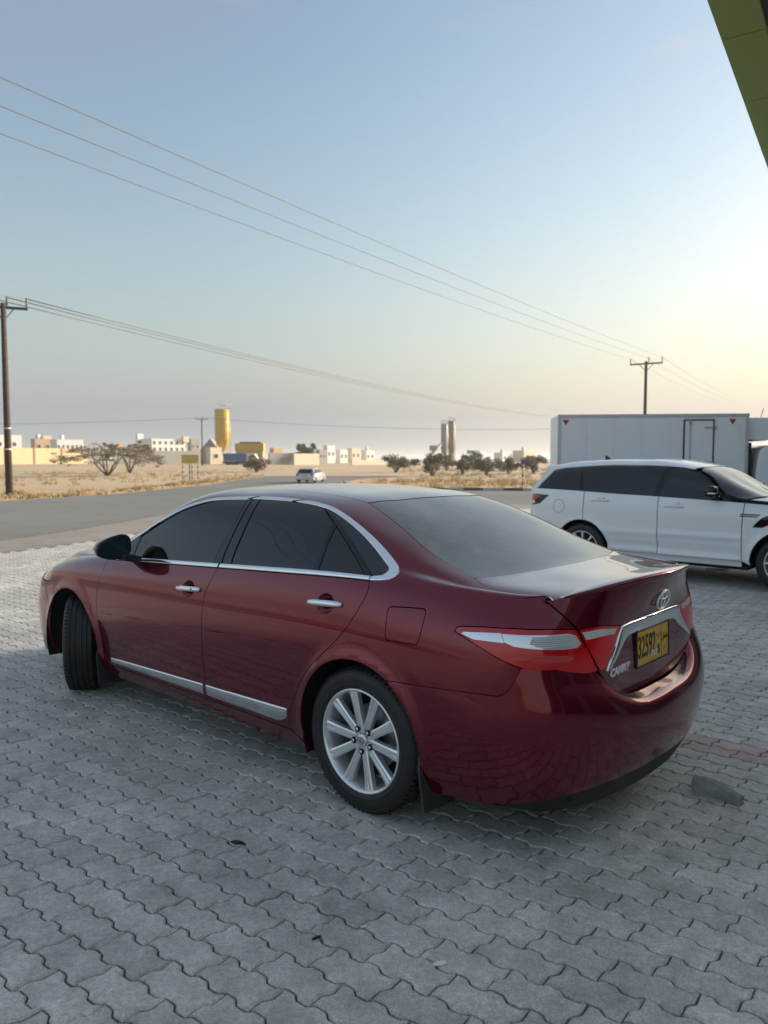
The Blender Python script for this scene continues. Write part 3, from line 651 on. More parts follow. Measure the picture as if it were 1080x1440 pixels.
# shared cut lines in (s,t)
def arch(ax, zc, R, a0, a1, n, box):
    q = [(ax+R*math.cos(R_(a0+(a1-a0)*i/(n-1))), zc+R*math.sin(R_(a0+(a1-a0)*i/(n-1)))) for i in range(n)]
    return LOW.inv(q, [0, 2], box)
lineA = smooth_line([(5.309,.835),(5.325,.74),(5.279,.626),(5.253,.552),(5.248,.47),(5.271,.38),(5.313,.286),(5.354,.212),(5.41,.145),(5.46,.085)], 4)
lineB = smooth_line([(7.128,.835),(7.11,.79),(7.055,.705),(7.027,.578),(7.024,.425),(7.03,.262),(7.029,.158),(7.025,.085)], 4)
lineC = smooth_line([(9.05,.835),(9.063,.797),(8.996,.731),(8.794,.607),(8.412,.448),(8.226,.339),(8.102,.222),(8.05,.16),(8.035,.085)], 4)
archF = arch(FAX, AXZ+.012, .372, 215, 28, 30, (3.2, 6.2, 0, .7))
archR = arch(RAX, AXZ+.012, .366, 200, -24, 34, (7.6, 10.4, 0, .7))   # from behind the wheel, over the top, to the sill in front
tlO = [(10.357,.706),(10.38,.720),(10.46,.727),(10.82,.736),(11.461,.746),(12.079,.746),(12.506,.738),(12.575,.732),(12.802,.641),(12.99,.540),(12.6,.545),(12.343,.555),(11.906,.572),(11.567,.585),(11.213,.612),(10.835,.655),(10.537,.688)]
qp = smooth_line([(9.47,.452),(9.85,.457),(10.427,.468),(11.0,.472),(11.2,.483),(11.36,.527),(11.50,.588)], 5)
kR = int(np.argmin(np.hypot(MET.to(archR)[:, 0]-MET.to([qp[0]])[0, 0], archR[:, 1]-.452)))
arch_up = archR[kR:]                                           # from bumper joint over the wheel to the front
chr_out = smooth_line([(5.33,.90),(5.40,1.034),(5.58,1.098),(5.799,1.125),(5.978,1.148),(6.173,1.178),(6.378,1.209),(6.834,1.231),(7.423,1.231),(8.102,1.224),(8.425,1.194),(8.692,1.149),(8.953,1.092),(9.202,1.017),(9.328,.944),(9.348,.892),(9.24,.852),(9.05,.836)], 4)
rw_left = smooth_line([(8.486,1.352),(8.94,1.288),(9.332,1.252),(9.68,1.236),(10.13,1.216)], 5)
tshut = smooth_line([(10.13,1.216),(10.35,1.185),(10.905,1.109),(11.698,1.030),(11.99,.845)], 5)
# quarter panel with the whole side frame: C-pillar, roof rail, A-pillar
k0 = int(np.argmin(abs(np.array(tlO)[:, 0]-11.50)+10*(np.arange(len(tlO)) < 10)))
tl_lo = [tlO[i] for i in range(k0+1, len(tlO))]                # lower edge of the lamp, going forward
tl_up = [tlO[i] for i in range(0, 8)]                          # round the tip and back along the top edge
ws_edge = smooth_line([(6.05,1.345),(5.85,1.295),(5.5,1.225),(5.25,1.16),(5.08,1.06),(5.10,.95),(5.25,.88)], 4)
quarter = [tuple(p) for p in lineC[::-1]][:-1]
quarter = list(map(tuple, lineC))+[(8.12,.06)]+[tuple(p) for p in arch_up[::-1]]+list(map(tuple, qp))+tl_lo+tl_up+[(12.40,.77),(12.02,.834)]+list(map(tuple, tshut[::-1]))[1:]+list(map(tuple, rw_left[::-1]))[1:]+[(8.0,1.358),(7.0,1.362),(6.4,1.362)]+list(map(tuple, ws_edge))+list(map(tuple, chr_out))[:-1]
# fuel flap
fuel = [(9.41,.752),(9.62,.757),(9.82,.760),(9.865,.757),(9.878,.745),(9.868,.70),(9.852,.655),(9.835,.635),(9.795,.627),(9.6,.625),(9.445,.622),(9.405,.626),(9.392,.640),(9.382,.69),(9.377,.735),(9.385,.748)]
fuel = smooth_line(fuel+[fuel[0]], 2)[:-1]
part = cut_panel(BODY, MET, quarter, [fuel], h=.026)
both('quarter_panel', part, M['red'])
part = cut_panel(BODY, MET, quarter, [], h=.026) if False else None
pf = cut_panel(BODY, MET, fuel, h=.026, flange=.010); panel_obj('fuel_flap', [pf], M['red'], sedan)
# doors, fender, sill
both('front_fender', cut_panel(BODY, MET, list(map(tuple, lineA))+[(5.50,.03)]+[tuple(p) for p in archF]+[(3.70,.50),(3.66,.54),(3.90,.557),(3.955,.622),(3.80,.67),(3.74,.725),(3.47,.79),(3.02,.82),(3.02,.93),(4,.935),(5.05,.93),(5.22,.885)], h=.028), M['red'])
HND = {'front_door': (6.665,.686,6.978,.698), 'rear_door': (8.29,.722,8.762,.732)}
def recess_ring(nm):
    s0, t0, s1, t1 = HND[nm]; c = ((s0+s1)/2, (t0+t1)/2)
    A = BODY.P(np.array(s0), np.array(t0)); B = BODY.P(np.array(s1), np.array(t1)); Nn = BODY.N(np.array(c[0]), np.array(c[1])); cc = BODY.P(np.array(c[0]), np.array(c[1]))
    tx = (B-A)/np.linalg.norm(B-A); ty = np.cross(Nn, tx)
    qs = [(cc+tx*.056*math.cos(a)+ty*(.046*math.sin(a)))[[0, 2]] for a in np.arange(32)*2*math.pi/32]
    return LOW.inv(qs, [0, 2], (c[0]-.8, c[0]+.8, .5, .83))
def door(name, pl, hs):
    rr = [tuple(q) for q in recess_ring(name)]
    return both(name, cut_panel(BODY, MET, pl, [rr], h=.026), M['red'])
fd = door('front_door', list(map(tuple, lineA))+list(map(tuple, lineB[::-1])), None)
rd = door('rear_door', list(map(tuple, lineB))+list(map(tuple, lineC[::-1])), None)
both('sill', cut_panel(BODY, MET, [(5.47,.082),(6.2,.082),(7.03,.082),(8.03,.082),(8.11,.06),(8.2,.02),(8.2,0),(5.55,0),(5.5,.03)], h=.028, flange=.03), M['red'])
# roof, hood, boot lid
roofp = [(8.486,1.352),(8.574,1.524),(8.612,1.85)]+mt([(8.574,1.524),(8.486,1.352),(8.0,1.358),(7.0,1.362),(6.4,1.362),(6.05,1.345),(6.12,1.55)])+[(6.14,1.85),(6.12,1.55),(6.05,1.345),(6.4,1.362),(7.0,1.362),(8.0,1.358)]
panel_obj('roof', [cut_panel(SHEET, METT, roofp, h=.035)], M['red'], sedan)
hoodp = [(3.02,.94),(4,.945),(4.95,.94),(4.98,1.2),(5.0,1.85)]+mt([(4.98,1.2),(4.95,.94),(4,.945),(3.02,.94)])+[(3.02,1.85)]
hp = cut_panel(SHEET, METT, hoodp, h=.05)
nv = []; nf = []
K = 16
for k in range(K+1):
    a = REAR.P(np.array(3*(1-k/K)), np.array(.835)); b = SHEET.P(np.array(3.02), np.array(.835+(1.85-.835)*k/K))
    for w in (0, .5, 1): nv.append(a+(b-a)*w+np.array([0, 0, .02*math.sin(math.pi*w)]))
for k in range(K):
    for j in range(2): nf.append((k*3+j, (k+1)*3+j, (k+1)*3+j+1, k*3+j+1))
nose = (np.array(nv), nf, [np.zeros(3)]*(4*len(nf)))
panel_obj('hood', [hp, nose, mirror_y(nose)], M['red'], sedan)
panel_obj('cowl', [cut_panel(SHEET, METT, [(5.0,.96),(5.11,1.06),(5.15,1.3),(5.17,1.85)]+mt([(5.15,1.3),(5.11,1.06),(5.0,.96),(5.0,1.3)])+[(5.0,1.85),(5.0,1.3)], h=.05, off=-.01)], M['black_plastic'], sedan)
wsp = [(5.12,1.08),(5.25,1.16),(5.5,1.225),(5.85,1.295),(6.05,1.345),(6.12,1.55),(6.14,1.85)]
panel_obj('windshield', [cut_panel(SHEET, METT, wsp+mt(wsp[::-1])[1:]+[(5.17,1.85),(5.15,1.3)], h=.05, off=-.003)], M['glass'], sedan)
rwb = [(10.13,1.216),(10.225,1.403),(10.328,1.581),(10.36,1.85)]
rwt = [(8.486,1.352),(8.574,1.524),(8.612,1.85)]
def rwin(ins):
    l = [(s, t+ins) for s, t in rw_left]
    return l+[(s-ins*.6, t) for s, t in rwb[1:]]+mt([(s-ins*.6, t) for s, t in rwb[1:][::-1]])[1:]+mt(l[::-1])+mt([(s+ins*.8, t) for s, t in rwt[1:]])+[(s+ins*.8, t) for s, t in rwt[::-1]][1:-1]
rw_o = rwin(.0)
panel_obj('rear_window', [cut_panel(SHEET, METT, rw_o, h=.035, gap=.004, off=-.002)], M['rear_glass'], sedan)
deckp = [(10.30,1.204),(10.905,1.113),(11.698,1.034),(11.97,.86),(12.0,.95),(12.0,1.2),(12.0,1.5),(12,1.85)]
deckp = list(map(tuple, tshut[0:-1]))+[(11.97,.86),(12,.95),(12,1.2),(12,1.5),(12,1.85)]
deckp = deckp+mt(deckp[::-1])[1:]+mt(rwb[1:])+rwb[1:][::-1][1:]
deck = cut_panel(SHEET, METT, deckp, h=.035)
trl = [(12.615,.733),(12.83,.735),(13.071,.733),(13.4,.726),(13.733,.716),(13.776,.709),(13.543,.641),(13.24,.55),(13.10,.532),(13.03,.545),(12.82,.641)]
shut = [(12.03,.834),(12.28,.793),(12.55,.744),(12.60,.73),(12.81,.641),(13.02,.535),(13.284,.455),(13.55,.408),(13.85,.382),(14.4,.374),(15,.372)]
face = shut+[(15,.835),(14.5,.835),(14,.835),(13.5,.835),(13,.835),(12.5,.835)]
fp = cut_panel(BODY, MET, face, [trl], h=.028, gap=.0015, centre=15)
trunk = panel_obj('trunk_lid', [deck, fp, mirror_y(fp)], M['red'], sedan)
# spoiler lip along the trailing edge of the deck
lipv = []; lipf = []; n = 25
for i in range(2*n+1):
    u = (i-n)/n; s = 15-(15-12.3)*abs(u); p = REAR.P(np.array(s), np.array(.835)); sg = 1 if u <= 0 else -1
    p = p*np.array([1, sg, 1]); fw = np.array([1, -.25*np.sign(p[1])*min(1, abs(p[1])/.5), 0.]); fw /= np.linalg.norm(fw)
    k = max(.02, 1-abs(u)**5)
    for a, z in ((.13*k+.02, .0012), (.06*k+.01, .0015+.006*k), (.010, .002+.012*k), (-.006*k-.001, .001+.010*k), (-.007*k-.001, .003*k), (.002, -.013*k), (.016*k, -.030*k)): lipv.append(p+fw*a+np.array([0, 0, z]))
for i in range(2*n):
    for j in range(6): lipf.append((i*7+j, i*7+j+1, i*7+8+j, i*7+7+j))
lipf += [tuple(range(7)), tuple(reversed(range(2*n*7, 2*n*7+7)))]
sp_ = pymesh('spoiler', lipv, lipf, M['red'], trunk, True)
# rear bumper and its black valance
def bl(pts): return list(pts)
bq = BUMP.inv(np.array([BODY.P(np.array(a), np.array(b))[[0, 2]] for a, b in qp]), [0, 2], (9, 12.5, .3, .6))
barch = BUMP.inv([(RAX+.366*math.cos(R_(a)), AXZ+.012+.366*math.sin(R_(a))) for a in np.linspace(118-62, -20, 16)] if False else np.array([LOW.P(np.array(a), np.array(b))[[0, 2]] for a, b in archR[:kR+1][::-1]]), [0, 2], (8.6, 10.6, 0, .6))
btop = [(11.75,.594),(12.0,.596),(12.6,.597),(13.0,.597),(13.25,.595),(13.7,.594),(14.3,.594),(15,.594)]
bbot = [(15,.085),(14,.083),(13,.075),(12.3,.058),(11.7,.036),(11.1,.012),(10.8,.002),(10.4,0),(10.0,.0),(9.6,.0)]
bump_poly = list(map(tuple, bq))+btop+bbot+list(map(tuple, barch[::-1]))
bp = cut_panel(BUMP, METB, bump_poly, h=.028, gap=.0015, centre=15)
bumper = panel_obj('rear_bumper', [bp, mirror_y(bp)], M['red'], sedan)
vp = cut_panel(BUMP, METB, [(15,.083),(14,.081),(13,.073),(12.3,.056),(11.7,.034),(11.1,.010),(10.9,-.004),(11.3,-.012),(12,-.022),(13,-.03),(14,-.03),(15,-.03)], h=.03, gap=.001, off=-.004, centre=15)
panel_obj('valance', [vp, mirror_y(vp)], M['black_plastic'], bumper)
# front bumper and lamps
fb = [(0,.835),(1,.835),(2,.835),(2.95,.835),(2.9,.817),(2.6,.70),(3.2,.562),(3.655,.542),(3.68,.50)]+[tuple(p) for p in arch(FAX, AXZ+.012, .372, 28, -25, 10, (2.2, 5, 0, .6))]+[(3.4,.0),(2,0),(0,0)]
fbp = cut_panel(BODY, MET, fb, [], h=.04, centre=0)
panel_obj('front_bumper', [fbp, mirror_y(fbp)], M['red'], sedan)
hl = [(2.9,.815),(3.47,.788),(3.74,.722),(3.80,.668),(3.95,.622),(3.90,.56),(3.66,.545),(3.2,.565),(2.6,.70)]
for part in (cut_panel(BODY, MET, hl, h=.03, off=-.003),):
    a, b = both('headlamp', part, M['lens_clear'])
for part in (cut_panel(BODY, MET, [(3.77,.65),(3.92,.618),(3.87,.567),(3.68,.553),(3.60,.58)], h=.02, gap=0, off=.001),):
    panel_obj('side_marker', [part], M['lens_amber'], a); panel_obj('side_marker', [mirror_y(part)], M['lens_amber'], b)
# dark inner shell behind every gap
S_, T_ = np.meshgrid(np.linspace(3.05, 11.9, 150), np.linspace(0, 1.85, 50), indexing='ij')
X = BODY.P(S_, T_)-BODY.N(S_, T_)*.030
fs = []
for i in range(149):
    for j in range(49):
        c = X[i, j]
        if min(math.hypot(c[0]-FAX, c[2]-AXZ), math.hypot(c[0]-RAX, c[2]-AXZ)) > .395: fs.append((i*50+j, (i+1)*50+j, (i+1)*50+j+1, i*50+j+1))
sh = (X.reshape(-1, 3), fs, [np.zeros(3)]*(4*len(fs)))
S_, T_ = np.meshgrid(np.linspace(11.6, 15, 50), np.linspace(.2, .83, 20), indexing='ij'); X2 = REAR.P(S_, T_)-REAR.N(S_, T_)*.035
fs2 = [(i*20+j, (i+1)*20+j, (i+1)*20+j+1, i*20+j+1) for i in range(49) for j in range(19)]
sh2 = (X2.reshape(-1, 3), fs2, [np.zeros(3)]*(4*len(fs2)))
panel_obj('inner_shell', [sh, mirror_y(sh), sh2, mirror_y(sh2)], M['void'], sedan)
bm = bmesh.new(); add_box(bm, (1.4, 0, .30), (4.5, 1.10, .16)); add_box(bm, (1.35, 0, .26), (1.75, 1.62, .14)); add_box(bm, (-.66, 0, .34), (.5, 1.25, .2))
from_bm('underbody', bm, M['void'], sedan)
# wheel-arch liners
for ax in (FAX, RAX):
    for sg in (1, -1):
        v = []; f = []; nn = 25
        for i in range(nn):
            a = R_(-24+228*i/(nn-1)); 
            for r, y in ((.374, .895), (.385, .86), (.395, .55)): v.append((ax+r*math.cos(a), sg*y, AXZ+.012+r*math.sin(a)))
        for i in range(nn-1):
            for j in range(2): f.append((i*3+j, i*3+j+1, i*3+4+j, i*3+3+j))
        c0 = len(v); v.append((ax, sg*.55, AXZ)); f += [(i*3+2, c0, i*3+5) for i in range(nn-1)]
        pymesh('wheel_arch_liner', v, f, M['void'], sedan, True)

# side glass and mouldings
bz = .860
g_front = [(5.80,bz),(5.70,.95),(5.655,1.012),(5.73,1.036),(5.89,1.076),(6.055,1.111),(6.237,1.144),(6.429,1.18),(6.62,1.194),(6.80,1.199),(6.92,1.03),(7.035,bz)]
g_rear = [(7.265,bz),(7.13,1.03),(7.005,1.199),(7.25,1.201),(7.488,1.199),(7.85,1.198),(8.13,1.194),(8.25,1.15),(8.375,1.105),(8.32,.98),(8.28,bz)]
g_small = [(8.425,1.084),(8.52,1.045),(8.70,.965),(8.95,bz),(8.33,bz),(8.37,.97)]
g_quart = [(8.22,1.19),(8.40,1.166),(8.54,1.142),(8.671,1.113),(8.81,1.077),(8.941,1.036),(9.05,1.0),(9.136,.96),(9.19,.935),(9.219,.908),(9.215,.885),(9.18,.870),(9.07,.858),(8.80,.968),(8.555,1.078)]
for nm, g, m in (('front_door_glass', g_front, 'glass'), ('rear_door_glass', g_rear, 'glass'), ('rear_door_vent_glass', g_small, 'glass'), ('quarter_glass', g_quart, 'glass_blue')):
    both(nm, cut_panel(SHEET, METT, g, h=.03, gap=.0, off=-.004, flange=.01), M[m])
for nm, g, m in (('mirror_sail', [(5.36,bz),(5.42,.99),(5.50,1.035),(5.60,1.03),(5.645,1.012),(5.69,.95),(5.79,bz)], 'gloss_black'),
                 ('b_pillar_trim', [(6.815,1.203),(6.868,1.203),(7.01,1.0),(7.132,bz),(7.045,bz),(6.93,1.03)], 'trim_grey'),
                 ('b_pillar_trim', [(6.885,1.203),(6.99,1.203),(7.115,1.03),(7.250,bz),(7.150,bz),(7.027,1.0)], 'trim_grey'),
                 ('glass_divider', [(8.372,1.112),(8.425,1.09),(8.368,.97),(8.33,bz),(8.282,bz),(8.322,.98)], 'gloss_black'),
                 ('door_frame_trim', [(8.12,1.205),(8.19,1.205),(8.55,1.082),(8.79,.972),(9.055,bz),(8.96,bz),(8.71,.968),(8.51,1.056),(8.40,1.104)], 'gloss_black')):
    both(nm, cut_panel(SHEET, METT, g, h=.03, gap=.0, off=-.001, flange=.012), M[m])
ci = smooth_line([(5.42,1.0),(5.615,1.055),(5.80,1.094),(5.978,1.122),(6.173,1.151),(6.378,1.183),(6.834,1.203),(7.423,1.204),(8.102,1.198),(8.40,1.168),(8.66,1.118),(8.90,1.05),(9.125,.968),(9.213,.915),(9.19,.878),(9.10,.862),(9.05,.856)], 6)
co = smooth_line([(5.39,1.026),(5.58,1.098),(5.80,1.128),(5.978,1.149),(6.173,1.179),(6.378,1.210),(6.834,1.231),(7.423,1.231),(8.102,1.226),(8.425,1.196),(8.692,1.151),(8.953,1.094),(9.202,1.019),(9.33,.944),(9.345,.880),(9.20,.842),(9.05,.836)], 6)
def cutst(lo, hi):
    k = [i for i in range(len(co)) if lo <= i <= hi]; return ci[k], co[k]
for lo, hi in ((0, 36), (37, 48), (49, len(co)-1)):
    a, b = cutst(lo, hi); pt = strip_panel(SHEET, a, b, .003, .012); both('window_moulding', pt, M['chrome'])
for lo, hi in ((5.34, 7.118), (7.138, 9.04)):
    ss = np.linspace(lo, hi, 22); pt = strip_panel(BODY, np.stack([ss, 0*ss+.8375], 1), np.stack([ss, 0*ss+.8575], 1), .004, .01); both('belt_moulding', pt, M['chrome'])
# chrome strips along the door bottoms
for dr, (lo, hi) in ((fd, (5.50, 7.005)), (rd, (7.045, 8.03))):
    ss = np.linspace(lo, hi, 16); k = (ss-5.5)/2.5
    top = .138+.05*k; bot = .107+.002*k
    if lo > 7: bot[-1] = .15; bot[-2] = .122
    pt = strip_panel(BODY, np.stack([ss, bot], 1), np.stack([ss, top], 1), .005, .006)
    panel_obj('sill_moulding', [pt], M['chrome'], dr[0]); panel_obj('sill_moulding', [mirror_y(pt)], M['chrome'], dr[1])
# door handles in their dished recesses
for dr, (s0, t0, s1, t1) in ((fd, (6.665,.686,6.978,.698)), (rd, (8.29,.722,8.762,.732))):
    c = ((s0+s1)/2, (t0+t1)/2)
    A = BODY.P(np.array(s0), np.array(t0)); B = BODY.P(np.array(s1), np.array(t1)); Nn = BODY.N(np.array(c[0]), np.array(c[1]))
    for i, o in enumerate(dr):
        mr = np.array([1, 1 if i == 0 else -1, 1])
        cc = BODY.P(np.array(c[0]), np.array(c[1])); tx = (B-A)/np.linalg.norm(B-A); ty = np.cross(Nn, tx)
        rq = recess_ring('front_door' if s0 < 7 else 'rear_door'); rp = BODY.P(rq[:, 0], rq[:, 1]); v = []; f = []
        for kk, dd in ((1.03, .001), (.97, .005), (.85, .014), (.6, .021), (.3, .024), (.02, .025)):
            for p in rp: v.append((cc+(p-cc)*kk-Nn*dd)*mr)
        for r_ in range(5):
            for k in range(32):
                q = (r_*32+k, r_*32+(k+1) % 32, r_*32+32+(k+1) % 32, r_*32+32+k); f.append(q if i == 0 else q[::-1])
        pymesh('handle_recess', v, f, M['red'], o, True)
        v = []; f = []; nn = 14
        for k in range(nn):
            u = k/(nn-1); w = .0155*(1-.30*abs(2*u-1)**4); lift = .026*(1-abs(2*u-1)**3.2)+.004
            p = A+(B-A)*u
            for a in range(10):
                th = 2*math.pi*a/10; v.append((p+Nn*(lift+.008*math.cos(th))+ty*w*math.sin(th))*mr)
        for k in range(nn-1):
            for a in range(10):
                q = (k*10+a, k*10+(a+1) % 10, (k+1)*10+(a+1) % 10, (k+1)*10+a); f.append(q if i else q[::-1])
        f += [tuple(range(10)), tuple(reversed(range((nn-1)*10, nn*10)))]
        h = pymesh('handle', v, f, M['chrome'], o, True)
        if s0 < 7 and i == 0:
            p = A+(B-A)*.80+Nn*.0325; bm = bmesh.new(); add_tube(bm, [p-Nn*.002, p+Nn*.001], .0055, 12); from_bm('key_cylinder', bm, M['gloss_black'], h)
# tail lamps
tlp = cut_panel(BODY, MET, tlO, h=.022, gap=.002, off=-.001, flange=.02)
lampL, lampR = both('tail_lamp', tlp, M['lens_red'])
cl1 = [(10.47,.702),(10.50,.709),(11.173,.724),(11.22,.688),(10.95,.688),(10.682,.687)]
cl2 = [(11.19,.722),(11.8,.7265),(12.40,.726),(12.545,.715),(12.64,.681),(12.56,.667),(12.3,.666),(11.69,.673),(11.40,.678),(11.225,.692)]
rib = [(11.75,.718),(12.1,.721),(12.40,.720),(12.50,.708),(12.57,.684),(12.50,.675),(12.2,.673),(11.85,.678),(11.68,.692)]
dk = [(10.45,.712),(10.55,.72),(10.82,.729),(11.461,.739),(12.079,.740),(12.50,.732),(12.56,.725),(12.45,.7285),(11.8,.7285),(11.173,.7245),(10.52,.710)]
for nm, pl, m, o in (('clear_lens', cl1, 'lens_clear', .0005), ('clear_lens', cl2, 'lens_clear', .0005), ('reflector', rib, 'lens_ribbed', .0013), ('lens_band', dk, 'lens_deep', .0005)):
    pt = cut_panel(BODY, MET, pl, h=.016, gap=0, off=o, flange=.002)
    panel_obj(nm, [pt], M[m], lampL); panel_obj(nm, [mirror_y(pt)], M[m], lampR)
trp = cut_panel(BODY, MET, trl, h=.022, gap=.0015, off=0, flange=.02)
b1 = panel_obj('boot_lamp', [trp], M['lens_red'], trunk); b2 = panel_obj('boot_lamp', [mirror_y(trp)], M['lens_red'], trunk)
# lighter red ovals painting the glints of the bulb reflectors on the lens
for c, r in (((11.95,.628),.020), ((12.25,.625),.016), ((11.5,.632),.014)):
    pl = [(c[0]+r*14*math.cos(a), c[1]+r*1.0*math.sin(a)) for a in np.linspace(0, 2*math.pi, 14, endpoint=False)]
    pt = cut_panel(BODY, MET, pl, h=.016, gap=0, off=.0006, flange=0); panel_obj('glint_spot', [pt], M['lens_glint'], lampL); panel_obj('glint_spot', [mirror_y(pt)], M['lens_glint'], lampR)
# chrome garnish bar with its two down-turned ends
def resample_n(p): return np.concatenate([np.linspace(p[i], p[i+1], 3, endpoint=False) for i in range(len(p)-1)]+[[p[-1]]])
def gar():
    up = [(15,.724),(14.6,.723),(14.2,.721),(13.95,.718),(13.83,.716),(13.77,.713),(13.735,.700),(13.66,.675),(13.555,.638),(13.40,.59),(13.26,.545),(13.21,.527)]
    dn = [(15,.668),(14.6,.668),(14.3,.667),(14.12,.665),(14.04,.661),(13.97,.654),(13.90,.641),(13.82,.624),(13.69,.597),(13.52,.565),(13.33,.534),(13.225,.524)]
    return resample_n(dn), resample_n(up)
gd, gu = gar(); gp = strip_panel(REAR, gd, gu, .008, .012); gp[0][:7, 1] = 0; gp[0][-14:-7, 1] = 0
panel_obj('chrome_garnish', [gp, mirror_y(gp)], M['chrome'], trunk)
for pl, m in (([(12.67,.723),(13.05,.723),(13.60,.711),(13.53,.690),(13.1,.695),(12.75,.692)], 'lens_ribbed'),):
    pt = cut_panel(BODY, MET, pl, h=.016, gap=0, off=.0012, flange=0)
    panel_obj('clear_lens', [pt], M[m], b1); panel_obj('clear_lens', [mirror_y(pt)], M[m], b2)
# number plate, emblem and badges on the boot lid (rear face looks to -x)
def rear_frame(y, z, out=.0):
    q = REAR.inv([(y, z)], [1, 2], (12.2, 15, .3, .83))[0]; p = REAR.P(q[0], q[1]); n = REAR.N(np.array(min(q[0], 14.97)), q[1])
    n = Vector(n); right = Vector((0, 0, 1)).cross(n).normalized(); up = n.cross(right)
    m4 = Matrix((right, up, n)).transposed().to_4x4(); m4.translation = Vector(p)+n*out; return m4
PM = Matrix(((0, .03, -1, -.9735), (-1, 0, 0, 0), (0, 1, .03, .776), (0, 0, 0, 1)))
plate = box_obj('number_plate', (0, 0, 0), (.336, .152, .004), M['plate_yellow'], trunk, bev=.0015); plate.data.transform(PM)
pfm = bmesh.new()
for c, d in (((0, .0785, 0), (.348, .007, .010)), ((0, -.0785, 0), (.348, .007, .010)), ((.1715, 0, 0), (.007, .150, .010)), ((-.1715, 0, 0), (.007, .150, .010)), ((0, 0, -.006), (.340, .155, .006))): add_box(pfm, c, d)
o = from_bm('plate_frame', pfm, M['plate_black'], trunk); o.data.transform(PM)
def ptxt(body, x, y, size, sx=1, name='plate_character', bold=.0):
    return text_obj(name, body, size, M['plate_black'], plate, PM @ Matrix.Translation((x, y, .0026)), .0008, sx, bold=bold)
ptxt('32592', -.068, 0, .135, .56, bold=.002)
ptxt('B', .058, -.036, .058, .9, bold=.001); ptxt('\ufe8f', .058, .036, .048, .9)
ptxt('\ufee5\ufe8e\ufee4\ufecb', .128, .016, .046, .72)
o = box_obj('plate_divider', (0, 0, 0), (.0025, .146, .001), M['plate_black'], plate); o.data.transform(PM @ Matrix.Translation((.089, 0, .0024)))
o = box_obj('plate_symbol', (0, 0, 0), (.018, .022, .001), mat('plate_symbol', (.45, .2, .03), .4), plate); o.data.transform(PM @ Matrix.Translation((.125, -.042, .0024)))
# emblem: outer oval, upright oval, cross oval
def oval(bm, cx, cy, a, b, r, n=36):
    pts = [(cx+a*math.cos(2*math.pi*i/n), cy+b*math.sin(2*math.pi*i/n), 0) for i in range(n)]
    rg = [[bm.verts.new((p[0]+(p[0]-cx)/a*r*.9*math.cos(t)*1.0, p[1]+(p[1]-cy)/b*r*.9*math.cos(t), r*.8*math.sin(t)+.002)) for t in [2*math.pi*k/6 for k in range(6)]] for p in pts]
    for i in range(n):
        for k in range(6): bm.faces.new((rg[i][k], rg[i][(k+1) % 6], rg[(i+1) % n][(k+1) % 6], rg[(i+1) % n][k]))
bm = bmesh.new(); oval(bm, 0, 0, .062, .043, .0055); oval(bm, 0, .003, .019, .038, .0045); oval(bm, 0, .020, .044, .0155, .0045)
bmesh.ops.recalc_face_normals(bm, faces=bm.faces)
o = from_bm('emblem', bm, M['badge'], trunk, True); em = REAR.inv([(.0, .980)], [1, 2], (12.2, 15, .3, .83))[0]; ex = REAR.P(em[0], em[1])[0]
o.data.transform(Matrix(((0, -.21, -.978, ex-.010), (-1, 0, 0, 0), (0, .978, -.21, .978), (0, 0, 0, 1))))
for txt, y, z, sz, sx in (('CAMRY', .335, .722, .046, 1.15), ('XLE', -.36, .735, .034, 1.1)):
    text_obj('badge', txt, sz, M['badge'], trunk, rear_frame(y, z, .003), .0025, sx, shear=.25, bold=.0007)
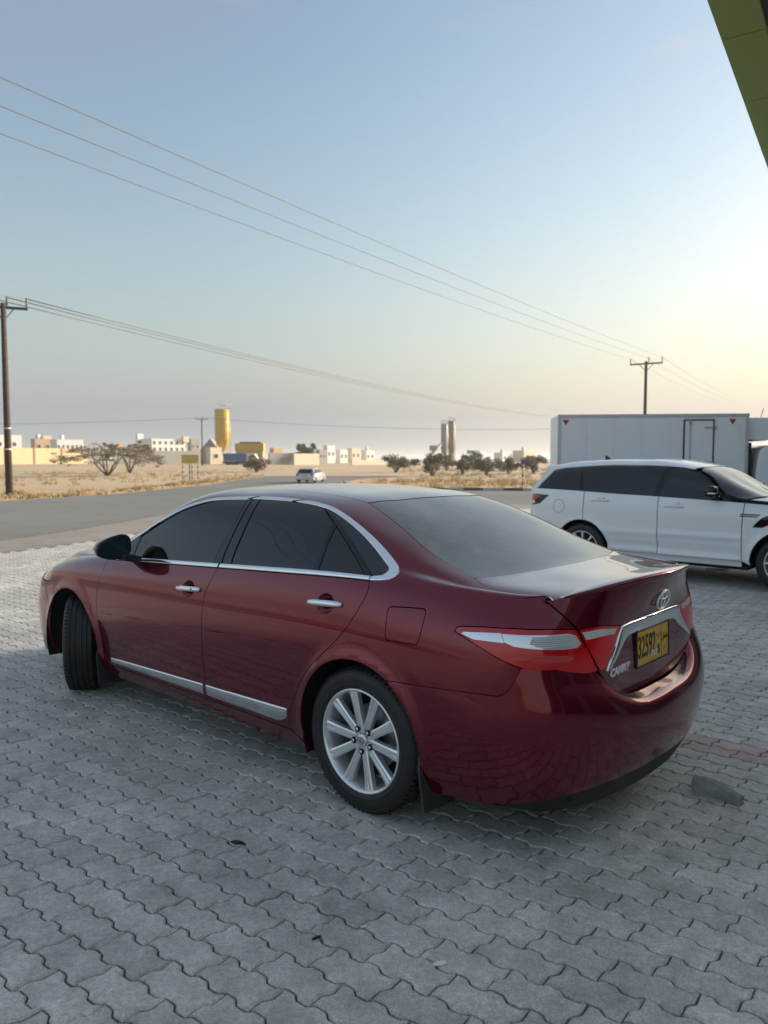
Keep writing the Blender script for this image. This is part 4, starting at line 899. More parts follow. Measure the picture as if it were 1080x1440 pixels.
# door mirrors
mirB = BODY.P(np.array(5.45), np.array(.90))
for sg in (1, -1):
    bm = bmesh.new()
    n, m_ = 20, 12
    rings = []
    for j in range(m_+1):
        ph = math.pi*j/m_; ring = []
        for i in range(n):
            th = 2*math.pi*i/n; cx, cz = math.cos(th), math.sin(th)
            ex = abs(cx)**.75*math.copysign(1, cx); ez = abs(cz)**.75*math.copysign(1, cz)
            rr = math.sin(ph)**(.62 if ph < math.pi/2 else .40)
            y = ex*rr*.104; z = ez*rr*(.070-.018*ex)
            x = .115*(-math.cos(ph)) if math.cos(ph) < 0 else -.030*math.cos(ph)
            ring.append(bm.verts.new((x, y*sg, z-.012*ex)))
        rings.append(ring)
    for a, b in zip(rings, rings[1:]):
        for i in range(n): bm.faces.new((a[i], a[(i+1) % n], b[(i+1) % n], b[i]))
    bmesh.ops.remove_doubles(bm, verts=bm.verts, dist=1e-5); bmesh.ops.recalc_face_normals(bm, faces=bm.faces)
    mc = Vector((2.0, sg*.972, 1.058))
    h = from_bm('door_mirror', bm, M['red'], sedan, True); h.data.transform(Matrix.Translation(mc) @ Matrix.Rotation(sg*R_(-8), 4, 'Z'))
    # black rim and glass on the rear face
    def oval_face(k, x):
        v = []
        for i in range(28):
            th = 2*math.pi*i/28; cx, cz = math.cos(th), math.sin(th); ex = abs(cx)**.75*math.copysign(1, cx); ez = abs(cz)**.75*math.copysign(1, cz)
            v.append(Matrix.Translation(mc) @ Matrix.Rotation(sg*R_(-8), 4, 'Z') @ Vector((x, ex*.104*k*sg, ez*(.070-.018*ex)*k-.012*ex)))
        return v
    rim0, rim1, rim2 = oval_face(1.005, -.006), oval_face(1.0, -.032), oval_face(.93, -.033)
    v = rim0+rim1+rim2; f = []
    for i in range(28):
        j = (i+1) % 28; f += [(i, j, 28+j, 28+i), (28+i, 28+j, 56+j, 56+i)]
    pymesh('rim', v, f, M['gloss_black'], h, True)
    pymesh('mirror_glass', oval_face(.94, -.031), [tuple(range(28))], M['mirror_glass'], h)
    bm = bmesh.new(); add_box(bm, (1.975, sg*.865, .985), (.085, .14, .045), Matrix.Rotation(sg*R_(14), 3, 'X'), .012); from_bm('mirror_arm', bm, M['black_plastic'], h)
# wheels
def make_wheel():
    w = empty('wheel')
    R, W = .330, .108
    pr = [(.232, -.088), (.245, -.098), (.275, -.106), (.300, -.104), (.318, -.094), (.3275, -.080)]
    tread = []
    for y0, y1 in ((-.078, -.057), (-.049, -.024), (-.017, .017), (.024, .049), (.057, .078)):
        tread += [(R, y0), (R, y1), (R-.007, y1+.0012), (R-.007, y1+.0058)]
    tread = tread[:-2]
    prof = pr+tread+[(.3275, .080), (.318, .094), (.300, .104), (.275, .106), (.262, .1035), (.258, .1045), (.245, .098), (.234, .090)]
    t = lathe('tyre', prof, M['rubber'], w, 72, smooth=True)
    t.data.set_sharp_from_angle(angle=R_(35)) if hasattr(t.data, 'set_sharp_from_angle') else None
    # shoulder blocks: short cross cuts
    bm = bmesh.new()
    for k in range(72):
        a = 2*math.pi*(k+.5)/72
        for sgn in (-1, 1):
            mrot = Matrix.Rotation(-a, 3, 'Y')
            add_box(bm, mrot @ Vector((R-.0048, sgn*.080, 0)), (.010, .026, .0045), mrot @ Matrix.Rotation(sgn*R_(18), 3, 'Z'))
    tag(from_bm('tread_cut', bm, M['void'], w), kind='stuff')
    barrel = [(.236, .0905), (.2395, .096), (.2345, .1005), (.2285, .0985), (.2235, .090), (.216, .070), (.207, .03), (.203, -.02), (.214, -.07), (.230, -.09)]
    rim = lathe('rim', barrel, M['alloy'], w, 72)
    lathe('brake_disc', [(.06, .0), (.145, .0), (.148, -.01), (.148, -.02), (.06, -.02)], M['alloy_dark'], w, 40)
    lathe('backing', [(.0, -.045), (.206, -.045)], M['void'], w, 40)
    bm = bmesh.new()
    for k in range(10):
        a = 2*math.pi*k/10+R_(5)
        st = [(.030, .019, .074), (.070, .020, .077), (.12, .021, .080), (.17, .023, .083), (.2245, .0275, .0875)]
        rings = []
        for r, hw, y in st:
            pts = [(-hw, y-.024), (-hw*.95, y-.002), (-hw*.62, y+.0025), (-hw*.30, y+.0025), (-hw*.12, y-.004), (hw*.12, y-.004), (hw*.30, y+.0025), (hw*.62, y+.0025), (hw*.95, y-.002), (hw, y-.024)]
            c, s = math.cos(a), math.sin(a)
            rings.append([bm.verts.new((r*c-q*s, yy, r*s+q*c)) for q, yy in pts])
        for A_, B_ in zip(rings, rings[1:]):
            for i in range(9): bm.faces.new((A_[i], A_[i+1], B_[i+1], B_[i]))
    bmesh.ops.recalc_face_normals(bm, faces=bm.faces)
    sp = from_bm('spokes', bm, M['alloy'], rim)
    lathe('hub', [(.0, .070), (.058, .070), (.064, .066), (.066, .04)], M['alloy'], rim, 40)
    lathe('centre_cap', [(.0, .0850), (.022, .0845), (.027, .0825), (.0285, .074)], M['alloy'], rim, 32)
    bm = bmesh.new(); oval(bm, 0, 0, .019, .0135, .0016, 24); oval(bm, 0, .001, .006, .012, .0014, 20); oval(bm, 0, .006, .0135, .005, .0014, 20)
    o = from_bm('cap_emblem', bm, M['alloy_dark'], rim, True); o.data.transform(Matrix.Translation((0, .0838, 0)) @ Matrix.Rotation(R_(-90), 4, 'X'))
    for k in range(5):
        a = 2*math.pi*(k+.5)/5+R_(5+18); x, z = .054*math.cos(a), .054*math.sin(a)
        lathe('nut_shade', [(.0, .0822), (.0140, .0822), (.0146, .074)], M['void'], rim, 18, loc=(x, 0, z))  # black disc on the spoke roots paints the shade of a nut hole
        lathe('lug_nut', [(.0, .0872), (.006, .0868), (.0085, .085), (.0085, .080)], M['chrome'], rim, 6, smooth=False, loc=(x, 0, z))
    return w
wh = make_wheel()
for i, (x, y, st) in enumerate(((RAX, .787, 0), (FAX, .790, -34), (RAX, -.787, 180), (FAX, -.790, 180-34))):
    w = wh if i == 0 else copy_tree(wh)
    w.parent = sedan; w.location = (x, y, .328); w.rotation_euler = (0, R_(11*i), R_(st))
    if i == 1: w['label'] = 'front wheel steered to the right, tread showing'
# mud flaps behind the wheels
for ax, xx in ((RAX, -.395), (FAX, 2.335)):
    for sg in (1, -1):
        o = prism('mud_flap', [(sg*.70, .11), (sg*.905, .125), (sg*.908, .30), (sg*.895, .36), (sg*.70, .36)], -.006, .006, M['flap'], sedan, 'x', bev=.002)
        o.location = (xx-.012, 0, 0); o.rotation_euler = (0, R_(8), 0)
# ---------------------------------------------------------------- white SUV (local: x forward from rear axle, y left, z up)
suv = empty('suv', (3.357, 11.355, 0), R_(-42)); suv.scale = (.9, .9, .9)
tag(suv, 'white SUV with dark tinted windows parked beside the white box truck', 'SUV')
QK = list(range(11))
QX = [3.86, 3.72, 3.42, 2.92, 2.35, 1.2, .55, 0, -.45, -.82, -.99]
def qrow(ys, zs, dx=0): return [(x-(dx if i >= 9 else 0)*1.0+(0), y, z) for i, (x, y, z) in enumerate(zip(QX, ys, zs))]
Q0 = qrow([.55,.76,.88,.93,.93,.93,.93,.93,.92,.86,.74], [.33]*11)
Q1 = qrow([.62,.83,.945,.985,.975,.965,.965,.985,.965,.90,.78], [.45]*11)
Q2 = qrow([.65,.85,.955,.99,.982,.975,.978,.99,.97,.905,.79], [.66]*11)
Q3 = qrow([.64,.84,.95,.99,.988,.985,.988,.995,.975,.91,.80], [.86,.86,.88,.90,.90,.90,.91,.92,.92,.92,.92])
Q4 = qrow([.60,.80,.92,.965,.972,.972,.975,.978,.96,.90,.80], [1.0,1.01,1.03,1.05,1.08,1.11,1.13,1.15,1.16,1.16,1.15])
Q5 = qrow([.55,.74,.86,.915,.935,.945,.948,.948,.93,.875,.79], [1.07,1.09,1.12,1.15,1.185,1.235,1.255,1.28,1.295,1.30,1.29])
VK = [3, 4, 4.3, 4.7, 5, 5.5, 6, 7, 8, 9]
V2 = [(2.92,.80,1.18),(2.36,.84,1.215),(2.12,.82,1.32),(1.72,.775,1.585),(1.2,.755,1.668),(.87,.752,1.678),(.55,.75,1.68),(0,.745,1.66),(-.42,.735,1.63),(-.64,.715,1.595)]
V3 = [(2.95,.60,1.19),(2.45,.66,1.235),(2.12,.68,1.40),(1.70,.67,1.63),(1.2,.655,1.72),(.87,.655,1.732),(.55,.655,1.735),(0,.65,1.72),(-.42,.64,1.69),(-.68,.62,1.645)]
V4 = [(2.98,.30,1.20),(2.52,.33,1.25),(2.14,.34,1.43),(1.70,.34,1.66),(1.2,.34,1.752),(.87,.34,1.764),(.55,.34,1.768),(0,.34,1.752),(-.42,.33,1.72),(-.70,.32,1.665)]
V5 = [(2.98,0,1.20),(2.54,0,1.252),(2.15,0,1.435),(1.70,0,1.665),(1.2,0,1.76),(.87,0,1.772),(.55,0,1.775),(0,0,1.76),(-.42,0,1.727),(-.71,0,1.67)]
_q5 = nat_spline(QK, Q5)(np.array(VK, float)); V1 = _q5+(np.array(V2)-_q5)*.45+np.array([0, .02, 0])
QT = [0, .125, .335, .54, .76, .885, 1.11, 1.42, 1.54, 1.86, 2.20]
QAF, QAR, QAZ, QR = 2.923, 0.0, .385, .445
def qbump(p, s, t):
    o = p.copy()
    for ax in (QAF, QAR):
        r = np.hypot(p[..., 0]-ax, p[..., 2]-QAZ); w = np.exp(-(np.maximum(r-QR, 0)/.05)**2)
        o[..., 1] += sstep(.6, .85, abs(p[..., 1]))*np.sign(p[..., 1]+1e-9)*.018*w
    # body-side groove line and lower door swell
    sd = sstep(.75, .9, abs(p[..., 1]))*np.sign(p[..., 1]+1e-9)*sstep(-.3, .3, p[..., 0])*sstep(2.6, 2.2, p[..., 0])
    o[..., 1] += sd*(.020*np.exp(-((p[..., 2]-.70)/.04)**2)-.020*np.exp(-((p[..., 2]-.50)/.06)**2)+.024*np.exp(-((p[..., 2]-.405)/.03)**2))
    return o
QS = Sheet([(QK, q) for q in (Q0, Q1, Q2, Q3, Q4, Q5)]+[(VK, v) for v in (V1, V2, V3, V4, V5)], QT, qbump, True)
QLOW = Sheet([(QK, q) for q in (Q0, Q1, Q2, Q3, Q4, Q5)], QT[:6], qbump)
class QB(Sheet):
    def __init__(self): pass
    def P(self, s, t):
        s = np.asarray(s, float); t = np.asarray(t, float); s, t = np.broadcast_arrays(s, t)
        return np.where((t <= .885)[..., None], QLOW.P(s, np.minimum(t, .885)), QS.P(np.clip(s, 3, 9), np.maximum(t, .885)))
    def N(self, s, t, e=1e-3):
        s = np.asarray(s, float); t = np.asarray(t, float); s, t = np.broadcast_arrays(s, t)
        up = np.where(t > .884, t+e, np.minimum(t+e, .885)); dn = np.where(t > .8851, np.maximum(t-e, .885), t-e)
        a = self.P(s+e, t)-self.P(s-e, t); b = self.P(s, up)-self.P(s, dn); n = np.cross(a, b); return n/np.maximum(np.linalg.norm(n, axis=-1, keepdims=True), 1e-12)
QBODY = QB(); QM = Metric(QBODY, .54, 0, 10); QMT = Metric(QS, 1.42, 3, 9)
def qarch(ax, a0, a1, box, n=22): return [tuple(p) for p in QLOW.inv([(ax+QR*math.cos(R_(a0+(a1-a0)*i/(n-1))), QAZ+QR*math.sin(R_(a0+(a1-a0)*i/(n-1)))) for i in range(n)], [0, 2], box)]
def sboth(name, part, m, parent=None): return panel_obj(name, [mirror_y(part)], m, parent or suv), panel_obj(name, [part], m, parent or suv)
aF = qarch(QAF, 190, -10, (1.2, 5, 0, .7)); aR = qarch(QAR, 190, -10, (5.5, 9.5, 0, .7))
xs = lambda x: float(np.interp(-x, [-q for q in QX], QK))
W_ = M['white_paint']
sA, sB, sC = xs(2.36), xs(1.2), xs(.03)
kC = [i for i, p in enumerate(aR) if p[0] > sC]                      # arch points behind the door line
archtop = aR
sboth('front_door', cut_panel(QBODY, QM, [(sA-.02,.885),(sA,.5),(sA,.12),(sA-.01,.06),(sB,.06),(sB,.5),(sB,.885)], h=.05, gap=.006), W_)
_k = [i for i in range(len(aR)-1) if (aR[i][0]-sC)*(aR[i+1][0]-sC) <= 0][0]; _w = (aR[_k][0]-sC)/(aR[_k][0]-aR[_k+1][0]); joint = (sC, aR[_k][1]+(aR[_k+1][1]-aR[_k][1])*_w)
rf = [joint]+[p for p in aR if p[0] < sC]
sboth('rear_door', cut_panel(QBODY, QM, [(sB,.885),(sB,.5),(sB,.06)]+[(xs(.46),.06)]+sorted(rf, key=lambda p: p[1])[:0]+rf[::-1]+[(sC,.70),(sC,.885)], h=.05, gap=.006), W_)
rb = [p for p in aR if p[0] >= sC]+[joint]
sboth('quarter_panel', cut_panel(QBODY, QM, [(sC,.885),(sC,.70)]+rb[::-1]+[(xs(-.47),.03),(9,.03),(9.97,.03),(9.97,.5),(9.97,.885),(9,.885),(8,.885)], h=.05, gap=.006), W_)
sboth('front_fender', cut_panel(QBODY, QM, [(sA-.02,.885),(sA,.5),(sA,.06)]+aF+[(xs(3.40),.0),(.02,0),(.02,.5),(.02,.885),(2,.885)], h=.05, gap=.006), W_)
sboth('sill', cut_panel(QBODY, QM, [(sA,.055),(sB,.055),(xs(.46),.055),(xs(.46),-.03),(sA,-.03)], h=.08, gap=.003, off=-.004), W_)
# roof, windows
rp = [(9,1.42),(8,1.425),(7,1.425),(6,1.425),(5,1.43),(4.75,1.47),(4.70,1.7),(4.70,2.2)]; SM2 = 4.40
panel_obj('roof', [cut_panel(QS, QMT, rp+[(s, SM2-t) for s, t in rp[::-1]][1:]+[(9,2.2)], h=.08, gap=.003)], W_, suv)
gl = [(9,.895),(8,.892),(7,.892),(6,.892),(5,.892),(4.4,.892),(4.02,.90),(4.10,1.10),(4.28,1.25),(4.5,1.36),(4.72,1.41),(5,1.415),(6,1.415),(7,1.415),(8,1.41),(9,1.40)]
sboth('window_band', cut_panel(QS, QMT, gl, h=.07, gap=0, off=-.004), M['glass'])
for p in ([(4.99,.90),(5.07,.90),(4.99,1.40),(4.92,1.40)], [(7.0,.90),(7.12,.90),(7.25,1.40),(7.20,1.40)], [(4.02,.90),(4.16,.90),(4.36,1.25),(4.74,1.40),(4.70,1.415),(4.28,1.26),(4.10,1.10)]):
    sboth('pillar_trim', cut_panel(QS, QMT, p, h=.06, gap=0, off=.001, flange=.008), M['gloss_black'])
wp = [(4.04,.95),(4.12,1.13),(4.30,1.30),(4.55,1.45),(4.69,1.49),(4.69,1.8),(4.69,2.2)]
panel_obj('windshield', [cut_panel(QS, QMT, wp+[(s, SM2-t) for s, t in wp[::-1]][1:]+[(4.0,2.2)], h=.08, off=-.003)], M['glass'], suv)
hp_ = [(3.0,.90),(3.98,.90),(4.0,2.2)]
panel_obj('hood', [cut_panel(QS, QMT, hp_+[(3.98,SM2-.90),(3.0,SM2-.90)], h=.1, gap=.003)], W_, suv)
v = []; f = []
for k in range(13):
    a = QLOW.P(np.array(3*(1-k/12)), np.array(.885)); a = a if k < 12 else np.array([3.93, 0, 1.05]); b = QS.P(np.array(3.), np.array(.885+(2.2-.885)*k/12))
    if k == 12: pass
    for w in (0, .5, 1): v.append(a*(1-w)+b*w+np.array([0, 0, .03*math.sin(math.pi*w)]))
for k in range(12):
    for j in range(2): f.append((k*3+j, k*3+j+1, k*3+4+j, k*3+3+j))
v2 = [(x, -y, z) for x, y, z in v]; f2 = [tuple(i+len(v) for i in q[::-1]) for q in f]
pymesh('hood_nose', v+v2, f+f2, W_, suv, True)
# front end, tail
prism('front_bumper', [(-.60,.33),(.60,.33),(.66,.6),(.66,.80),(-.66,.80),(-.66,.6)], 3.70, 3.885, W_, suv, 'x', bev=.03)
prism('grille_panel', [(-.44,.80),(.44,.80),(.40,1.0),(-.40,1.0)], 3.70, 3.88, M['black_plastic'], suv, 'x', bev=.02)
prism('front_panel', [(-.64,.80),(.64,.80),(.56,1.08),(-.56,1.08)], 3.68, 3.86, W_, suv, 'x', bev=.02)
box_obj('lower_intake', (3.87, 0, .48), (.06, .80, .16), M['black_plastic'], suv, bev=.02)
for sg in (-1, 1): box_obj('headlamp', (3.85, sg*.54, .93), (.10, .20, .11), M['lens_clear'], suv, bev=.02)
tail = prism('tailgate', [(-.80,.36),(.80,.36),(.82,.9),(.80,1.29),(.70,1.58),(-.70,1.58),(-.80,1.29),(-.82,.9)], -.06, .06, W_, suv, 'x', bev=.02)
for vv in tail.data.vertices: vv.co.x = -.955+vv.co.x+max(0, vv.co.z-1.29)*.85
prism('rear_glass', [(-.70,1.33),(.70,1.33),(.62,1.56),(-.62,1.56)], -.01, .01, M['glass'], suv, 'x', loc=(-.885, 0, 0)).data.transform(Matrix(((1, 0, .85, -1.26), (0, 1, 0, 0), (0, 0, 1, 0), (0, 0, 0, 1))))
prism('roof_spoiler', [(-.70,1.60),(.70,1.60),(.66,1.665),(0,1.69),(-.66,1.665)], -.80, -.55, W_, suv, 'x', bev=.012)
prism('rear_bumper', [(-.86,.33),(.86,.33),(.88,.62),(-.88,.62)], -1.06, -.86, W_, suv, 'x', bev=.04)
for a, b in (sboth('tail_lamp', cut_panel(QBODY, QM, [(xs(-.58),.79),(9.0,.80),(9.98,.80),(9.98,.63),(9.2,.64),(xs(-.76),.66)], h=.05, gap=0, off=.004), M['gloss_black']),):
    for o, sg in ((a, -1), (b, 1)):
        for pl, m in (([(9.0,.785),(9.9,.785),(9.9,.72),(9.25,.72),(8.75,.775)], 'lens_red'), ([(9.3,.705),(9.9,.705),(9.9,.65),(9.3,.655)], 'lens_clear')):
            pt = cut_panel(QBODY, QM, pl, h=.04, gap=0, off=.008, flange=.005); panel_obj('lamp_lens', [pt if sg > 0 else mirror_y(pt)], M[m], o)
# fuel flap ring, vents, handles, mirrors
ring = [tuple(p) for p in QLOW.inv([(-.40+.10*math.cos(a), 1.03+.10*math.sin(a)) for a in np.linspace(0, 2*math.pi, 25)], [0, 2], (7, 9.5, .3, .88))]
ring2 = [tuple(p) for p in QLOW.inv([(-.40+.107*math.cos(a), 1.03+.107*math.sin(a)) for a in np.linspace(0, 2*math.pi, 25)], [0, 2], (7, 9.5, .3, .88))]
pt = strip_panel(QBODY, ring, ring2, .0015, .004); panel_obj('fuel_flap', [mirror_y(pt)], mat('seam_grey', (.25, .26, .28), .5), suv)
for nm, poly in (('side_vent', [(2.62,.99),(2.50,.86),(2.62,.86),(2.78,.93),(2.98,1.02),(2.98,1.05),(2.74,1.05)]), ('vent_bar', [(2.34,1.035),(2.60,1.035),(2.58,1.02),(2.34,1.02)]), ('vent_bar', [(2.34,1.01),(2.57,1.01),(2.55,.995),(2.34,.995)])):
    q = [tuple(p) for p in QLOW.inv(poly, [0, 2], (1.5, 5, .2, .88))]
    sboth(nm, cut_panel(QBODY, QM, q, h=.05, gap=0, off=.004, flange=.01), M['gloss_black'])
for x0, x1, z in ((.14, .44, 1.145), (1.29, 1.57, 1.10)):
    for sg in (-1, 1):
        bm = bmesh.new(); add_box(bm, ((x0+x1)/2, sg*.985, z), (x1-x0, .035, .032), None, .014); from_bm('handle', bm, W_, suv, True)
        bm = bmesh.new(); add_box(bm, ((x0+x1)/2+.02, sg*.972, z+.035), (.12, .03, .045), None, .013); from_bm('handle_cup', bm, M['white_paint'], suv, True)
for sg in (-1, 1):
    bm = bmesh.new(); add_box(bm, (1.98, sg*1.07, 1.325), (.15, .22, .165), None, .05); add_box(bm, (2.02, sg*.93, 1.245), (.10, .16, .05), None, .02)
    mo = from_bm('door_mirror', bm, M['gloss_black'], suv, True)
    bm = bmesh.new(); add_box(bm, (2.02, sg*1.125, 1.305), (.10, .13, .022), None, .008); from_bm('indicator_strip', bm, M['chrome'], mo)
prism('roof_antenna', [(-.06, 0), (.07, 0), (-.04, .075), (-.06, .075)], -.02, .02, M['gloss_black'], suv, 'y', loc=(.02, -.1, 1.755))
sh_s, sh_t = np.meshgrid(np.linspace(3.2, 8.9, 40), np.linspace(.02, 2.2, 24), indexing='ij'); Xq = QBODY.P(sh_s, sh_t)-QBODY.N(sh_s, sh_t)*.05
fq = [(i*24+j, (i+1)*24+j, (i+1)*24+j+1, i*24+j+1) for i in range(39) for j in range(23) if min(math.hypot(Xq[i, j][0]-a, Xq[i, j][2]-QAZ) for a in (QAF, QAR)) > .52]
shp = (Xq.reshape(-1, 3), fq, [np.zeros(3)]*(4*len(fq))); panel_obj('inner_shell', [shp, mirror_y(shp)], M['void'], suv)
bm = bmesh.new(); add_box(bm, (1.45, 0, .42), (4.5, 1.35, .28)); add_box(bm, (1.45, 0, .36), (1.95, 1.76, .2)); from_bm('underbody', bm, M['void'], suv)
for ax in (QAF, QAR):
    for sg in (1, -1):
        v = []; f = []
        for i in range(21):
            a = R_(-12+204*i/20)
            for r, y in ((.445, .97), (.46, .93), (.47, .60)): v.append((ax+r*math.cos(a), sg*y, QAZ+r*math.sin(a)))
        for i in range(20):
            for j in range(2): f.append((i*3+j, i*3+j+1, i*3+4+j, i*3+3+j))
        c0 = len(v); v.append((ax, sg*.6, QAZ)); f += [(i*3+2, c0, i*3+5) for i in range(20)]
        pymesh('wheel_arch_liner', v, f, M['void'], suv, True)
def suv_wheel():
    w = empty('wheel'); R = .385
    lathe('tyre', [(.265,-.115),(.30,-.13),(.345,-.13),(.372,-.115),(R,-.09),(R,.09),(.372,.115),(.345,.13),(.30,.13),(.268,.118)], M['rubber'], w, 48)
    rim = lathe('rim', [(.268,.115),(.272,.124),(.262,.126),(.255,.11),(.24,.03),(.245,-.1)], M['alloy'], w, 48)
    lathe('backing', [(0,-.02),(.245,-.02)], M['void'], w, 32)
    bm = bmesh.new()
    for k in range(5):
        for d in (-1, 1):
            a0 = 2*math.pi*k/5+R_(90); a1 = a0+d*R_(17)
            p0 = Vector((.045*math.cos(a0+d*.35), .085, .045*math.sin(a0+d*.35))); p1 = Vector((.255*math.cos(a1), .112, .255*math.sin(a1))); q = (p1-p0)
            mr = q.to_track_quat('Z', 'Y').to_matrix(); add_box(bm, (p0+p1)/2, (.034, .03, q.length), mr, .006)
    from_bm('spokes', bm, M['alloy'], rim); lathe('hub', [(0,.098),(.05,.096),(.06,.085),(.06,.04)], M['alloy'], rim, 24)
    return w
sw = suv_wheel()
for i, (x, y, rz) in enumerate(((QAR, -.845, 180), (QAF, -.845, 180), (QAR, .845, 0), (QAF, .845, 0))):
    w = sw if i == 0 else copy_tree(sw); w.parent = suv; w.location = (x, y, .385); w.rotation_euler = (0, R_(20*i+14), R_(rz))
# ---------------------------------------------------------------- white box truck behind the SUV (faces +X)
truck = empty('box_truck', (3.92, 17.3, 0), R_(-7)); tag(truck, 'white box truck with a side door and red triangles on its body', 'truck')
M['box_white'] = mat('box_panel', (.80, .81, .82), .45, noise=(1.6, .6, (.70, .715, .73)))
M['box_frame'] = mat('box_frame', (.55, .56, .57), .4, .2, noise=(5, .6, (.42, .42, .42)))
M['seal'] = mat('rubber_seal', (.035, .032, .03), .7)
M['steel'] = mat('galvanised', (.42, .40, .36), .45, .6, noise=(12, .6, (.30, .28, .25)))
BL, BW, B0z, B1z = 4.07, 1.9, .72, 2.585
box_obj('cargo_box', (BL/2, BW/2, (B0z+B1z)/2), (BL, BW, B1z-B0z), M['box_white'], truck, bev=.012)
# body side panels with shallow joints
seams = [0.03, .62, 1.22, 1.82, 2.42]
for a, b in zip(seams, seams[1:]+[2.70]):
    box_obj('side_panel', ((a+b)/2, -.004, (B0z+B1z)/2-.02), (b-a-.006, .008, B1z-B0z-.16), M['box_white'], truck, bev=.002)
box_obj('side_panel', (3.62, -.004, (B0z+B1z)/2-.02), (.56, .008, B1z-B0z-.16), M['box_white'], truck, bev=.002)
for z, h in ((B1z-.035, .07), (B0z+.04, .08)): box_obj('rail', (BL/2, -.008, z), (BL+.02, .02, h), M['box_frame'], truck, bev=.004)
for x in (.02, BL-.035): box_obj('corner_post', (x, -.010, (B0z+B1z)/2), (.07, .024, B1z-B0z), M['box_frame'], truck, bev=.006)
dr = box_obj('side_door', (3.03, -.012, 1.62), (.60, .02, 1.62), M['box_white'], truck, bev=.004)
for x, w in ((2.715, .03), (3.335, .03)): box_obj('door_seal', (x-3.03, -.004, 0), (w, .024, 1.68), M['seal'], dr)
box_obj('door_seal', (0, -.004, .825), (.62, .024, .03), M['seal'], dr)
tube_obj('lock_bar', [(-.19, -.02, -.8), (-.19, -.02, .83)], .011, M['steel'], dr)
for z in (.78,): box_obj('lock_keeper', (-.19, -.02, z), (.05, .03, .10), M['steel'], dr, bev=.005)
for z in (.66, -.1): box_obj('hinge', (.23, -.016, z), (.24, .016, .032), M['steel'], dr, bev=.004)
box_obj('hinge_knuckle', (.335, -.02, .66), (.04, .04, .07), M['steel'], dr, bev=.008)
M['marker_red'] = mat('red_reflector', (.42, .02, .03), .35)
for x in (.16, 3.73): prism('warning_triangle', [(-.075, .065), (.075, .065), (0, -.06)], -.006, .0, M['marker_red'], truck, 'y', loc=(x, -.010, 2.40))
# reefer unit over the cab
prism('cooling_unit', [(4.07, 2.02), (4.45, 1.99), (4.75, 2.06), (5.25, 2.20), (5.45, 2.34), (5.40, 2.46), (5.2, 2.50), (4.07, 2.50)], .12, 1.78, M['box_white'], truck, 'y', bev=.02)
tube_obj('antenna', [(4.42, .3, 2.50), (4.47, .3, 2.72)], .008, M['steel'], truck, 6)
# cab
cabp = [(4.28, .62), (4.28, 1.30), (4.33, 1.72), (4.42, 1.84), (4.60, 1.90), (5.45, 1.90), (5.62, 1.80), (5.90, 1.25), (6.05, .95), (6.08, .42), (4.9, .42), (4.9, .62)]
cab = prism('cab', cabp, .08, 1.82, M['white_paint'], truck, 'y', bev=.03)
prism('cab_door', [(4.62, .62), (4.62, 1.76), (5.40, 1.76), (5.72, 1.22), (5.72, .62)], .06, .085, M['white_paint'], cab, 'y', bev=.006)
prism('cab_window', [(4.70, 1.22), (4.70, 1.66), (4.73, 1.70), (5.36, 1.70), (5.58, 1.22)], .052, .062, M['glass'], cab, 'y')
box_obj('cab_handle', (4.73, .05, 1.0), (.06, .03, .16), M['black_plastic'], cab, bev=.008)
box_obj('blue_tarp', (4.19, .95, 1.9), (.16, 1.2, .12), mat('blue_sheet', (.06, .20, .32), .6), truck, bev=.03)
box_obj('air_duct', (4.17, .9, 1.35), (.16, 1.2, 1.2), M['seal'], truck, bev=.02)
box_obj('chassis', (2.9, .95, .55), (5.9, .85, .24), M['seal'], truck)
def truck_wheel(loc):
    w = empty('wheel', loc); w.parent = truck
    lathe('tyre', [(.20, -.10), (.34, -.11), (.385, -.09), (.39, .09), (.34, .11), (.20, .10)], M['rubber'], w, 32); lathe('rim', [(0, .02), (.10, .02), (.12, .06), (.20, .10)], M['alloy_dark'], w, 24); return w
for x in (.9, 5.15):
    for y in (.14, 1.76): truck_wheel((x, y, .39))
box_obj('mudguard', (.9, .95, .83), (.95, 1.86, .04), M['seal'], truck)
# ---------------------------------------------------------------- poles and wires
M['wood_pole'] = mat('tarred_pole', (.045, .035, .03), .85, noise=(8, .7, (.09, .07, .06)))
M['wire'] = mat('cable', (.14, .145, .15), .6)
M['insulator'] = mat('insulator', (.10, .07, .06), .4)
M['pole_white'] = mat('pole_marking', (.6, .6, .58), .7)
def catenary(a, b, sag, n=24):
    a, b = np.array(a, float), np.array(b, float); t = np.linspace(0, 1, n)[:, None]
    p = a+(b-a)*t; p[:, 2] -= sag*4*(t*(1-t))[:, 0]; return [tuple(q) for q in p]
def pole(loc, h, yaw, label, arm=2.0, r=.13, marks=False):
    p = empty('utility_pole', loc, yaw); tag(p, label, 'utility pole', 'utility poles along the roads')
    tube_obj('shaft', [(0, 0, -.3), (0, 0, h*.5), (0, 0, h)], [r, r*.85, r*.68], M['wood_pole'], p, 10)
    box_obj('crossarm', (0, 0, h-.18), (arm, .09, .11), M['wood_pole'], p, bev=.01)
    for sg in (-1, 1): tube_obj('brace', [(sg*arm*.22, .02, h-.2), (0, .02, h-.75)], .022, M['wood_pole'], p, 6)
    for x in (-arm*.48, arm*.08, arm*.48):
        i = lathe('insulator', [(0, .42), (.035, .41), (.05, .36), (.03, .32), (.055, .26), (.03, .2), (.055, .13), (.03, .06), (.03, 0)], M['insulator'], p, 10, 'z', loc=(x, 0, h-.13))
    if marks:
        for z in (2.0, 2.9): tube_obj('marking_band', [(0, 0, z-.03), (0, 0, z+.03)], r*.985, M['pole_white'], p, 10)
    return p
pole((-16.2, 33.1, 0), 8.2, R_(26), 'dark wooden utility pole at the left edge, beside the road', 1.9, .155, True)
